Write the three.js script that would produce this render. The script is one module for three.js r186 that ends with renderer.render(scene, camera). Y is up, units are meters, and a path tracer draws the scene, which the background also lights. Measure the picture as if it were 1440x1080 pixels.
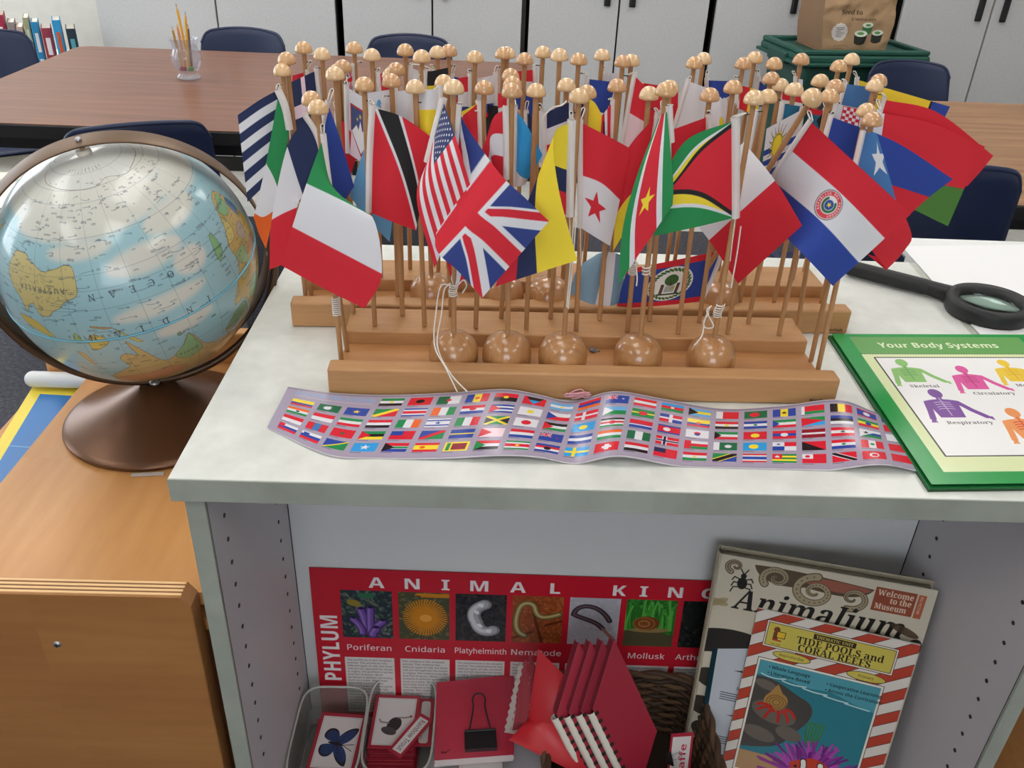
import * as THREE from 'three';
import { RoundedBoxGeometry } from 'three/addons/geometries/RoundedBoxGeometry.js';
import { TextGeometry } from 'three/addons/geometries/TextGeometry.js';
import { FontLoader } from 'three/addons/loaders/FontLoader.js';
import { ImprovedNoise } from 'three/addons/math/ImprovedNoise.js';
import { mergeGeometries } from 'three/addons/utils/BufferGeometryUtils.js';
import { RectAreaLightUniformsLib } from 'three/addons/lights/RectAreaLightUniformsLib.js';

// ------------------------------------------------------------ camera, sky, lights, exposure
const W = 1440, H = 1080, FPX = 1225;
const scene = new THREE.Scene();
const camera = new THREE.PerspectiveCamera(2 * Math.atan(H / 2 / FPX) * 180 / Math.PI, W / H, 0.05, 60);
camera.position.set(0, 1.3, 0);
camera.rotation.set(-30.5 * Math.PI / 180, -1.75 * Math.PI / 180, 2.57 * Math.PI / 180, 'YXZ');
camera.updateMatrixWorld(true);
scene.add(camera);
scene.background = new THREE.Color(0.86, 0.93, 1.0);
scene.backgroundIntensity = 5.5;
const renderer = new THREE.WebGLRenderer({ antialias: true });
renderer.toneMapping = THREE.LinearToneMapping;
renderer.toneMappingExposure = 1.0;
renderer.shadowMap.enabled = true;
const PANEL_LIGHT = [4.9, 2.6, 2.6], PANEL_GLOW = 2.2;
const PANELS = [[-2.0, -3.0], [-0.2, -3.0], [1.7, -3.0], [-2.0, -1.1], [-0.2, -1.1], [1.7, -1.1], [-2.0, 0.8], [-0.2, 0.8], [1.7, 0.8]];
RectAreaLightUniformsLib.init();
const sun = new THREE.DirectionalLight(0xfff3e0, 5);      // falls through the left windows on to the floor beside them
sun.position.set(-6, 6.7, -3.1); sun.target.position.set(-1, 0.75, -3.4); sun.castShadow = true;
sun.shadow.mapSize.set(2048, 2048); Object.assign(sun.shadow.camera, { left: -5, right: 5, top: 5, bottom: -5, near: 0.5, far: 20 });
scene.add(sun, sun.target);

// ------------------------------------------------------------ helpers
const V = (x, y, z) => new THREE.Vector3(x, y, z);
const CM = camera.matrixWorld, CP = camera.position;
const ray = (px, py) => V((px - W / 2) / FPX, -(py - H / 2) / FPX, -1).transformDirection(CM);
function onY(px, py, y) { const d = ray(px, py); return d.multiplyScalar((y - CP.y) / d.y).add(CP); }   // a measured pixel to its place on a level
function onZ(px, py, z) { const d = ray(px, py); return d.multiplyScalar((z - CP.z) / d.z).add(CP); }   // ... or on an upright plane
let seed = 7;
const rnd = () => { seed = (seed * 1664525 + 1013904223) >>> 0; return seed / 4294967296; };
const rr = (a, b) => a + (b - a) * rnd();
const noise = new ImprovedNoise();
const taken = {};
function nm(n) { if (!(n in taken)) { taken[n] = 0; return n; } taken[n]++; return n + '_' + String(taken[n]).padStart(3, '0'); }
function shade(o) { o.castShadow = true; o.receiveShadow = true; return o; }
function thing(name, label, category, pos = [0, 0, 0], ry = 0, group) {
  const g = new THREE.Group(); g.name = nm(name); g.position.set(...pos); g.rotation.y = ry;
  g.userData = { label, category }; if (group) g.userData.group = group;
  scene.add(g); return g;
}
function part(name, geo, m, parent, label) {
  const o = shade(new THREE.Mesh(geo, m)); o.name = name; if (label) o.userData.label = label; parent.add(o); return o;
}
function solo(name, label, category, geo, m, pos = [0, 0, 0], ry = 0, group) {
  const o = shade(new THREE.Mesh(geo, m)); o.name = nm(name); o.position.set(...pos); o.rotation.y = ry;
  o.userData = { label, category }; if (group) o.userData.group = group; scene.add(o); return o;
}
function struct(name, geo, m, pos = [0, 0, 0]) {
  const o = shade(new THREE.Mesh(geo, m)); o.name = name; o.position.set(...pos); o.userData.kind = 'structure'; scene.add(o); return o;
}
function triUV(geo) {                                   // uv in metres, by the way each triangle faces
  const g = geo.index ? geo.toNonIndexed() : geo, p = g.attributes.position, uv = new Float32Array(p.count * 2);
  const a = V(), b = V(), c = V(), n = V();
  for (let i = 0; i < p.count; i += 3) {
    a.fromBufferAttribute(p, i); b.fromBufferAttribute(p, i + 1); c.fromBufferAttribute(p, i + 2);
    n.copy(b).sub(a).cross(c.clone().sub(a));
    const x = Math.abs(n.x), y = Math.abs(n.y), z = Math.abs(n.z);
    [a, b, c].forEach((q, k) => {
      const [s, t] = y >= x && y >= z ? [q.x, q.z] : x >= z ? [q.z, q.y] : [q.x, q.y];
      uv[(i + k) * 2] = s; uv[(i + k) * 2 + 1] = t;
    });
  }
  g.setAttribute('uv', new THREE.BufferAttribute(uv, 2)); return g;
}
const bx = (w, h, d, x = 0, y = 0, z = 0, r = 0.0015) => triUV(new RoundedBoxGeometry(w, h, d, 1, Math.min(r, w / 2.1, h / 2.1, d / 2.1)).translate(x, y, z));
function clean(gs) { return gs.map((g) => { const q = g.index ? g.toNonIndexed() : g.clone(); for (const k of Object.keys(q.attributes)) if (!['position', 'normal', 'uv'].includes(k)) q.deleteAttribute(k); return q; }); }
const merge = (...gs) => mergeGeometries(clean(gs));
function tube(pts, r, seg = 24, rs = 6, closed = false) { return new THREE.TubeGeometry(new THREE.CatmullRomCurve3(pts, closed, 'centripetal'), seg, r, rs, closed); }
function bar(a, b, r1, r2 = r1, rs = 12) {
  const d = b.clone().sub(a), g = new THREE.CylinderGeometry(r2, r1, d.length(), rs, 1);
  g.applyQuaternion(new THREE.Quaternion().setFromUnitVectors(V(0, 1, 0), d.clone().normalize()));
  return g.translate((a.x + b.x) / 2, (a.y + b.y) / 2, (a.z + b.z) / 2);
}
const lathe = (pts, n = 32) => new THREE.LatheGeometry(pts.map(([x, y]) => new THREE.Vector2(x, y)), n);
function sheet(fn, nu, nv, t = 0) {                     // fn(u, v) to a point; t thickens it towards the back
  const pos = [], uv = [], idx = [];
  const grid = (i, j) => fn(i / nu, j / nv);
  const nor = (i, j) => { const e = 1e-3, u = i / nu, v = j / nv; const du = fn(Math.min(1, u + e), v).sub(fn(Math.max(0, u - e), v)), dv = fn(u, Math.min(1, v + e)).sub(fn(u, Math.max(0, v - e))); return dv.cross(du).normalize(); };
  const layers = t ? [0, -t] : [0], n = (nu + 1) * (nv + 1);
  for (const off of layers) for (let j = 0; j <= nv; j++) for (let i = 0; i <= nu; i++) {
    const q = grid(i, j); if (off) q.addScaledVector(nor(i, j), off);
    pos.push(q.x, q.y, q.z); uv.push(i / nu, 1 - j / nv);
  }
  for (let j = 0; j < nv; j++) for (let i = 0; i < nu; i++) {
    const a = j * (nu + 1) + i, b = a + 1, c = a + nu + 1, d = c + 1;
    idx.push(a, c, b, b, c, d); if (t) idx.push(n + a, n + b, n + c, n + b, n + d, n + c);
  }
  if (t) {
    const rim = (a, b) => { idx.push(a, b, n + a, b, n + b, n + a); };
    for (let i = 0; i < nu; i++) { rim(i, i + 1); rim(nv * (nu + 1) + i + 1, nv * (nu + 1) + i); }
    for (let j = 0; j < nv; j++) { rim((j + 1) * (nu + 1), j * (nu + 1)); rim(j * (nu + 1) + nu, (j + 1) * (nu + 1) + nu); }
  }
  const g = new THREE.BufferGeometry();
  g.setAttribute('position', new THREE.Float32BufferAttribute(pos, 3)); g.setAttribute('uv', new THREE.Float32BufferAttribute(uv, 2));
  g.setIndex(idx); g.computeVertexNormals(); return g;
}
function slab(TL, ex, ey, t) {                          // a thin board: front face carries the print, the rest is its own part
  const n = ey.clone().cross(ex).normalize();
  return { n, front: sheet((u, v) => TL.clone().addScaledVector(ex, u).addScaledVector(ey, v).addScaledVector(n, 0.0004), 1, 1), core: sheet((u, v) => TL.clone().addScaledVector(ex, u).addScaledVector(ey, v), 1, 1, t) };
}
// ------------------------------------------------------------ textures and materials
const std = (color, roughness = 0.6, o = {}) => new THREE.MeshStandardMaterial({ color, roughness, ...o });
function dataTex(n, fn, srgb = true, size = 1, sizeY = size) {
  const d = new Uint8Array(n * n * 4);
  for (let y = 0; y < n; y++) for (let x = 0; x < n; x++) { const c = fn(x / n, y / n), k = (y * n + x) * 4; for (let i = 0; i < 3; i++) d[k + i] = Math.max(0, Math.min(255, c[i])); d[k + 3] = 255; }
  const t = new THREE.DataTexture(d, n, n); t.wrapS = t.wrapT = THREE.RepeatWrapping; t.magFilter = THREE.LinearFilter; t.minFilter = THREE.LinearMipmapLinearFilter; t.generateMipmaps = true;
  if (srgb) t.colorSpace = THREE.SRGBColorSpace; t.repeat.set(1 / size, 1 / sizeY); t.needsUpdate = true; return t;
}
const fbm = (x, y, z, o = 4) => { let s = 0, a = 0.5; for (let i = 0; i < o; i++) { s += a * noise.noise(x, y, z); x *= 2.03; y *= 2.03; a *= 0.5; } return s; };
const mixc = (a, b, t) => a.map((v, i) => v + (b[i] - v) * t);
// grain runs along the texture's x
function woodTex(c1, c2, fx, fy, amt, size, z) {
  return dataTex(512, (u, v) => { const k = fbm(u * fx, v * fy, z, 4) * 0.9 + 0.35 * noise.noise(u * fx * 4, v * fy * 6, z + 3) + 0.12 * (noise.noise(u * 40, v * 260, z) ); return mixc(c1, c2, Math.max(0, Math.min(1, 0.5 + amt * k))); }, true, size);
}
const beechTex = woodTex([196, 150, 100], [176, 128, 82], 3, 22, 0.8, 0.5, 1);
const beech = std(0xffffff, 0.5, { map: beechTex });
const beechDark = std(0xfff4ea, 0.5, { map: beechTex });
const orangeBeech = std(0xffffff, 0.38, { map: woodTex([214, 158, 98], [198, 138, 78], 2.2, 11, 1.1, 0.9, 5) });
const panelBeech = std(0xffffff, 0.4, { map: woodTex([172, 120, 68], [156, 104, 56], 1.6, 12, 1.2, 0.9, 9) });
const poleWood = std(0xffffff, 0.5, { map: (() => { const t = woodTex([190, 146, 100], [166, 120, 78], 14, 2, 1, 1, 12); return t; })() });
const gloss = (o) => new THREE.MeshPhysicalMaterial({ color: 0xffffff, roughness: 0.35, clearcoat: 1, clearcoatRoughness: 0.12, ...o });
const capWoods = [[226, 184, 132], [216, 168, 114], [230, 192, 144], [208, 158, 108]].map((c, i) => gloss({ map: woodTex(c, c.map((v) => v * 0.94), 3, 14, 1, 1, 20 + i) }));
const ballWood = gloss({ map: woodTex([192, 142, 90], [164, 112, 66], 3, 26, 1.2, 0.16, 31) });
const walnut = std(0xffffff, 0.33, { map: woodTex([146, 98, 74], [112, 72, 54], 2.2, 34, 1.3, 1.1, 41) });
const oakTop = std(0xffffff, 0.4, { map: woodTex([178, 136, 96], [136, 98, 66], 2.2, 40, 1.4, 1.1, 47) });
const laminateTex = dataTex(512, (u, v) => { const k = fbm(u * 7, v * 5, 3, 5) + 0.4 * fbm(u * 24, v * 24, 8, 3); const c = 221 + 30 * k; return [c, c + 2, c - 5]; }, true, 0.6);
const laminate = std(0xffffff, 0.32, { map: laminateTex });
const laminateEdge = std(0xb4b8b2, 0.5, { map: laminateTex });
const melamine = std(0xcfcbd0, 0.5);
const carpetTex = dataTex(512, (u, v) => { const k = rnd() * 0.75 + 0.35 * (fbm(u * 30, v * 30, 2, 2) + 0.4); return mixc([44, 44, 52], [136, 136, 146], Math.min(1, k * k)); }, true, 0.35);
const carpetMat = std(0xffffff, 0.95, { map: carpetTex });
const vinyl = std(0xffffff, 0.25, { map: dataTex(256, (u, v) => { const k = fbm(u * 9, v * 9, 5, 4) * 18; return [214 + k, 214 + k, 208 + k]; }, true, 0.6) });
const wallMat = std(0xffffff, 0.85, { map: dataTex(256, (u, v) => { const k = fbm(u * 20, v * 20, 6, 3) * 8; return [222 + k, 220 + k, 214 + k]; }, true, 1) });
const ceilMat = std(0xeeeeea, 0.9);
const cabinetMat = std(0xffffff, 0.5, { map: dataTex(256, (u, v) => { const k = fbm(u * 60, v * 60, 6, 3) * 12; return [206 + k, 206 + k, 207 + k]; }, true, 0.5) });
const black = std(0x111112, 0.5), blackPlastic = std(0x18181a, 0.42), navy = std(0x1a2748, 0.42), steel = std(0xb9bcc0, 0.3, { metalness: 0.9 }), darkSteel = std(0x3b3c40, 0.4, { metalness: 0.7 });
const bronze = std(0x6b4a34, 0.32, { metalness: 0.55 }), bronzeBand = std(0x6f5640, 0.45, { metalness: 0.4 });
const cotton = std(0xe9e4dc, 0.9), sleeveMat = std(0xe4dedb, 0.8, { side: THREE.DoubleSide });
const clearPlastic = new THREE.MeshPhysicalMaterial({ color: 0xf1f2ee, roughness: 0.12, transmission: 0.92, thickness: 0, ior: 1.45 });
function canvasTex(w, h, fn) { const c = document.createElement('canvas'); c.width = w; c.height = h; const x = c.getContext('2d'); fn(x, w, h); const t = new THREE.CanvasTexture(c); t.colorSpace = THREE.SRGBColorSpace; t.anisotropy = 8; return t; }
const printed = (w, h, fn, rough = 0.35) => std(0xffffff, rough, { map: canvasTex(w, h, fn), side: THREE.DoubleSide });
const COL = { r: '#d82234', w: '#e1e1e6', b: '#27459f', e: '#7d9fb6', q: '#4a7c33', n: '#1c2a55', k: '#1b1b1e', g: '#1f8a4c', G: '#1d6a45', y: '#f2d936', o: '#e8641c', l: '#6aaede', p: '#efd3dc', s: '#4479b4', t: '#1f6a8c', m: '#8f1d2c', c: '#2f9ee0', d: '#c9cdd2' };
function star(x, cx, cy, R, n = 5, k = 0.4, a0 = -Math.PI / 2) { x.beginPath(); for (let i = 0; i < n * 2; i++) { const r = i % 2 ? R * k : R, a = a0 + i * Math.PI / n; x.lineTo(cx + r * Math.cos(a), cy + r * Math.sin(a)); } x.closePath(); x.fill(); }
function stripes(x, X, Y, w, h, s, vert) {
  const it = [...s.matchAll(/([a-zA-Z])(\d*)/g)].map((m) => [m[1], +(m[2] || 1)]), tot = it.reduce((a, b) => a + b[1], 0); let p = 0;
  for (const [c, n] of it) { x.fillStyle = COL[c]; if (vert) x.fillRect(X + w * p / tot, Y, w * n / tot + 1, h); else x.fillRect(X, Y + h * p / tot, w, h * n / tot + 1); p += n; }
}
function unionJack(x, X, Y, w, h) {
  x.save(); x.beginPath(); x.rect(X, Y, w, h); x.clip(); x.fillStyle = '#2c3f86'; x.fillRect(X, Y, w, h);
  const ln = (c, t, a, b, c2, d) => { x.strokeStyle = c; x.lineWidth = t; x.beginPath(); x.moveTo(X + a * w, Y + b * h); x.lineTo(X + c2 * w, Y + d * h); x.stroke(); };
  ln(COL.w, h * 0.2, -0.1, -0.1, 1.1, 1.1); ln(COL.w, h * 0.2, -0.1, 1.1, 1.1, -0.1); ln(COL.r, h * 0.08, -0.1, -0.06, 1.1, 1.14); ln(COL.r, h * 0.08, -0.1, 1.06, 1.1, -0.14);
  ln(COL.w, w * 0.2, 0.5, 0, 0.5, 1); ln(COL.w, h * 0.29, 0, 0.5, 1, 0.5); ln(COL.r, w * 0.13, 0.5, 0, 0.5, 1); ln(COL.r, h * 0.18, 0, 0.5, 1, 0.5); x.restore();
}
function flagArt(x, X, Y, w, h, spec) {                 // the small language in which the flags are written
  x.save(); x.beginPath(); x.rect(X, Y, w, h); x.clip();
  const at = (f, g) => [X + f * w, Y + g * h];
  for (const tok of spec.split(' ')) {
    const [op, c, ...a] = tok.split(':'), n = ('EQMB'.includes(op) ? c : a[0] || '').split(',').map(Number); x.fillStyle = COL[c] || '#000'; x.strokeStyle = COL[c] || '#000';
    if (op === 'h') stripes(x, X, Y, w, h, c, false);
    else if (op === 'v') stripes(x, X, Y, w, h, c, true);
    else if (op === 'T') { x.beginPath(); x.moveTo(X, Y); x.lineTo(...at(n[0] || 0.45, 0.5)); x.lineTo(X, Y + h); x.fill(); }
    else if (op === 'O') { x.beginPath(); x.arc(...at(n[0], n[1]), n[2] * h, 0, 7); x.fill(); }
    else if (op === 'R') { x.lineWidth = n[3] * h; x.beginPath(); x.arc(...at(n[0], n[1]), n[2] * h, 0, 7); x.stroke(); }
    else if (op === 'S') { x.save(); x.translate(...at(n[0], n[1])); x.scale(n[5] || 1, 1); star(x, 0, 0, n[2] * h, n[3] || 5, n[4] || 0.4); x.restore(); }
    else if (op === 'C') x.fillRect(...at(n[2] || 0, n[3] || 0), n[0] * w, n[1] * h);
    else if (op === 'X') { x.fillRect(X + (n[1] || 0.38) * w - n[0] * h / 2, Y, n[0] * h, h); x.fillRect(X, Y + h / 2 - n[0] * h / 2, w, n[0] * h); }
    else if (op === 'D' || op === 'U') { x.lineWidth = n[0] * h; x.beginPath(); x.moveTo(...at(-0.1, op === 'D' ? -0.1 : 1.1)); x.lineTo(...at(1.1, op === 'D' ? 1.1 : -0.1)); x.stroke(); }
    else if (op === 'P') { x.beginPath(); for (let i = 0; i < n.length; i += 2) x.lineTo(...at(n[i], n[i + 1])); x.fill(); }
    else if (op === 'J') unionJack(x, X, Y, w * (+c || 1), h * (+c || 1));
    else if (op === 'A') {                              // stars and stripes
      stripes(x, X, Y, w, h, 'rwrwrwrwrwrwr', false); x.fillStyle = '#2a3566'; x.fillRect(X, Y, w * 0.42, h * 7 / 13); x.fillStyle = '#fff';
      for (let j = 0; j < 9; j++) for (let i = 0; i < 6 - (j % 2); i++) star(x, X + w * (0.035 + 0.07 * i + (j % 2) * 0.035), Y + h * (0.054 + j * 0.054), h * 0.026);
    } else if (op === 'Z') {                            // sun with a face of sixteen wavy rays
      const [cx, cy] = at(n[0], n[1]), R = n[2] * h; x.strokeStyle = '#4a3a10'; x.lineWidth = 2;
      for (let i = 0; i < 16; i++) { const A = i * Math.PI / 8, k = i % 2 ? 0.9 : 1; x.beginPath(); x.moveTo(cx + R * 0.45 * Math.cos(A - 0.2), cy + R * 0.45 * Math.sin(A - 0.2)); x.quadraticCurveTo(cx + R * 0.8 * Math.cos(A + 0.1), cy + R * 0.8 * Math.sin(A + 0.1), cx + R * k * Math.cos(A), cy + R * k * Math.sin(A)); x.lineTo(cx + R * 0.45 * Math.cos(A + 0.2), cy + R * 0.45 * Math.sin(A + 0.2)); x.fill(); x.stroke(); }
      x.beginPath(); x.arc(cx, cy, R * 0.48, 0, 7); x.fill(); x.stroke();
    } else if (op === 'E') {                            // round state seal: rings, wreath, star
      const [cx, cy] = at(n[0], n[1]), R = n[2] * h; const ring = (q, f) => { x.fillStyle = f; x.beginPath(); x.arc(cx, cy, R * q, 0, 7); x.fill(); };
      ring(1, '#2a2a33'); ring(0.96, '#f0e8ea'); ring(0.9, '#d9454f'); ring(0.62, '#e9e4e4'); x.strokeStyle = '#2f6a3f'; x.lineWidth = R * 0.16; x.beginPath(); x.arc(cx, cy, R * 0.46, -0.9, 4.0); x.stroke(); ring(0.33, '#2b4aa0'); x.fillStyle = '#f4d84a'; star(x, cx, cy, R * 0.22);
      x.fillStyle = '#f2dcdc'; x.font = `bold ${R * 0.2}px sans-serif`; x.textAlign = 'center'; 'REPUBLICA DEL PARAGUAY'.split('').forEach((ch, i) => { x.save(); x.translate(cx, cy); x.rotate(-2.5 + i * 0.236); x.fillText(ch, 0, -R * 0.69); x.restore(); });
    } else if (op === 'Q') {                            // checked shield
      const [cx, cy] = at(n[0], n[1]), R = n[2] * h; x.fillStyle = COL.r; x.fillRect(cx - R, cy - R, 2 * R, 2 * R); x.fillStyle = '#f5eef0'; x.fillRect(cx - R * 0.92, cy - R * 0.92, R * 1.84, R * 1.84); x.fillStyle = COL.r;
      for (let i = 0; i < 5; i++) for (let j = 0; j < 5; j++) if ((i + j) % 2) x.fillRect(cx - R * 0.92 + i * R * 0.368, cy - R * 0.92 + j * R * 0.368, R * 0.368, R * 0.368);
    } else if (op === 'M') {                            // shield with a white three-peaked mountain under a star
      const [cx, cy] = at(n[0], n[1]), R = n[2] * h; x.fillStyle = '#b7313f'; x.beginPath(); x.moveTo(cx - R, cy - R); x.lineTo(cx + R, cy - R); x.lineTo(cx + R, cy + R * 0.3); x.lineTo(cx, cy + R * 1.4); x.lineTo(cx - R, cy + R * 0.3); x.fill(); x.fillStyle = '#45507f'; x.beginPath(); x.moveTo(cx - R * 0.9, cy - R * 0.9); x.lineTo(cx + R * 0.9, cy - R * 0.9); x.lineTo(cx + R * 0.9, cy + R * 0.3); x.lineTo(cx, cy + R * 1.25); x.lineTo(cx - R * 0.9, cy + R * 0.3); x.fill();
      x.fillStyle = '#efe9ea'; x.beginPath(); x.moveTo(cx - R * 0.9, cy + R * 0.35); x.lineTo(cx - R * 0.4, cy - R * 0.1); x.lineTo(cx - 0.2 * R, cy + 0.1 * R); x.lineTo(cx, cy - R * 0.4); x.lineTo(cx + 0.2 * R, cy + 0.1 * R); x.lineTo(cx + R * 0.4, cy - R * 0.1); x.lineTo(cx + R * 0.9, cy + R * 0.35); x.lineTo(cx, cy + R * 1.25); x.fill(); x.fillStyle = '#e8d060'; star(x, cx, cy - R * 0.6, R * 0.16, 6); star(x, cx - R * 0.3, cy - R * 0.4, R * 0.12, 6);
    } else if (op === 'B') {                            // wide arms in a leafy wreath on a white disc
      const [cx, cy] = at(n[0], n[1]), R = n[2] * h; x.fillStyle = '#eef0ea'; x.beginPath(); x.arc(cx, cy, R, 0, 7); x.fill(); x.fillStyle = '#3c6a33';
      for (let i = 0; i < 30; i++) { const A = i * Math.PI / 15; x.save(); x.translate(cx + R * 0.84 * Math.cos(A), cy + R * 0.84 * Math.sin(A)); x.rotate(A + 0.9); x.beginPath(); x.ellipse(0, 0, R * 0.13, R * 0.055, 0, 0, 7); x.fill(); x.restore(); }
      x.fillStyle = '#3f6b34'; x.beginPath(); x.arc(cx, cy - R * 0.3, R * 0.3, 0, 7); x.fill(); x.fillStyle = '#5a4030'; x.fillRect(cx - R * 0.05, cy - R * 0.2, R * 0.1, R * 0.4); x.fillRect(cx - R * 0.42, cy - R * 0.1, R * 0.14, R * 0.6); x.fillRect(cx + R * 0.28, cy - R * 0.1, R * 0.14, R * 0.6); x.fillStyle = '#a9b8b4'; x.fillRect(cx - R * 0.22, cy, R * 0.44, R * 0.4); x.fillStyle = '#c8a640'; x.fillRect(cx - R * 0.22, cy + R * 0.1, R * 0.2, R * 0.12); x.fillStyle = '#2d4a2a'; x.fillRect(cx - R * 0.5, cy + R * 0.5, R, R * 0.1);
    }
  }
  x.restore();
}

// ------------------------------------------------------------ the room
const X0 = -3.3, X1 = 3.6, Z0 = -4.75, Z1 = 2.2, RH = 2.75, TH = 0.12;
struct('floor', bx(X1 - X0, 0.1, Z1 - Z0, (X0 + X1) / 2, -0.05, (Z0 + Z1) / 2), vinyl);
struct('floor_carpet', bx(X1 - X0, 0.006, Z1 + 3.52, (X0 + X1) / 2, 0.003, (Z1 - 3.52) / 2, 0.001), carpetMat);
struct('ceiling', bx(X1 - X0 + 0.24, 0.1, Z1 - Z0 + 0.24, (X0 + X1) / 2, RH + 0.05, (Z0 + Z1) / 2), ceilMat);
struct('wall_back', bx(X1 - X0 + 0.24, RH, TH, (X0 + X1) / 2, RH / 2, Z0 - TH / 2), wallMat);
struct('wall_right', bx(TH, RH, Z1 - Z0, X1 + TH / 2, RH / 2, (Z0 + Z1) / 2), wallMat);
let windowNo = 0;
function wallWithWindows(name, len, centre, ry, open, y0, y1) {   // built along x, then turned into place
  const gs = []; let x = -len / 2;
  for (const [p, q] of [...open, [len / 2, len / 2]]) { gs.push(bx(p - x, RH, TH, (p + x) / 2, RH / 2, 0)); if (q > p) gs.push(bx(q - p, y0, TH, (p + q) / 2, y0 / 2, 0), bx(q - p, RH - y1, TH, (p + q) / 2, (RH + y1) / 2, 0)); x = q; }
  const w = struct(name, merge(...gs), wallMat, centre); w.rotation.y = ry;
  for (const [p, q] of open) {
    const g = new THREE.Group(); g.name = 'window_' + ++windowNo; g.userData.kind = 'structure'; scene.add(g); g.position.copy(V((p + q) / 2, y0, 0).applyAxisAngle(V(0, 1, 0), ry).add(V(...centre))); g.rotation.y = ry;
    const wd = q - p, ht = y1 - y0, fm = std(0xe8e8e4, 0.5);
    part('window_frame', merge(bx(wd, 0.05, 0.06, 0, 0.025, 0), bx(wd, 0.05, 0.06, 0, ht - 0.025, 0), bx(0.05, ht, 0.06, -wd / 2 + 0.025, ht / 2, 0), bx(0.05, ht, 0.06, wd / 2 - 0.025, ht / 2, 0), bx(0.04, ht, 0.04, 0, ht / 2, 0)), fm, g);
    part('window_sill', bx(wd + 0.1, 0.03, 0.16, 0, -0.01, 0.08), fm, g);
    part('window_pane', new THREE.PlaneGeometry(wd - 0.08, ht - 0.08).translate(0, ht / 2, 0), new THREE.MeshPhysicalMaterial({ color: 0xffffff, roughness: 0, transmission: 1, thickness: 0 }), g);
  }
}
wallWithWindows('wall_left', Z1 - Z0, [X0 - TH / 2, 0, (Z0 + Z1) / 2], Math.PI / 2, [[-0.2, 0.9], [1.9, 3.2]], 0.75, 2.35);
wallWithWindows('wall_front', X1 - X0 + 0.24, [(X0 + X1) / 2, 0, Z1 + TH / 2], Math.PI, [[-0.55, 0.9]], 0.9, 2.1);
const glow = new THREE.MeshStandardMaterial({ color: 0xf4f4f0, roughness: 0.7, emissive: 0xfffdfa, emissiveIntensity: PANEL_GLOW });
PANELS.forEach(([x, z], i) => {
  const t = thing('ceiling_light', ['ceiling light panel in the back row', 'ceiling light panel above the flag stands', 'ceiling light panel behind the camera'][Math.floor(i / 3)] + [' on the window side', ' in the middle', ' on the right side'][i % 3], 'light', [x, RH - 0.04, z]);
  part('frame', merge(bx(0.66, 0.04, 0.03, 0, 0.02, -0.615), bx(0.66, 0.04, 0.03, 0, 0.02, 0.615), bx(0.03, 0.04, 1.2, -0.315, 0.02, 0), bx(0.03, 0.04, 1.2, 0.315, 0.02, 0)), std(0xdddddd, 0.5), t);
  part('diffuser', bx(0.6, 0.012, 1.2, 0, 0.026, 0), glow, t);
  const l = new THREE.RectAreaLight(0xfffcf8, PANEL_LIGHT[Math.floor(i / 3)], 0.6, 1.2); l.position.set(0, 0.014, 0); l.rotation.x = -Math.PI / 2; t.add(l);
});

// ------------------------------------------------------------ tall cupboards along the back
const CZ = -4.12;
const cupEdges = [-1.775, -0.705, 0.112, 0.931, 1.753, 2.575, 3.4];
const cupWhere = ['behind the jar of pencils, leftmost', 'behind the left half of the mushroom capped poles', 'behind the middle of the flags', 'left of the paper bag', 'right of the paper bag', 'at the far right edge'];
for (let i = 0; i < 6; i++) {
  const a = cupEdges[i], b = cupEdges[i + 1], w = b - a - 0.03;
  const t = thing('tall_cupboard', 'tall grey two-door cupboard ' + cupWhere[i], 'cupboard', [(a + b) / 2, 0, CZ - 0.25]);
  part('carcass', merge(bx(w, 2.1, 0.44, 0, 1.05, -0.02)), black, t);
  for (const s of [-1, 1]) {
    const d = part('door', bx(w / 2 - 0.006, 1.98, 0.022, s * (w / 4 + 0.001), 1.07, 0.239), cabinetMat, t);
    part('handle', merge(bx(0.028, 0.2, 0.012, s * 0.055, 0.905, 0.256, 0.004), bx(0.02, 0.19, 0.02, s * 0.055, 0.905, 0.258, 0.005)), blackPlastic, d);
  }
  part('plinth', bx(w, 0.07, 0.42, 0, 0.035, 0.01), black, t);
}
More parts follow.
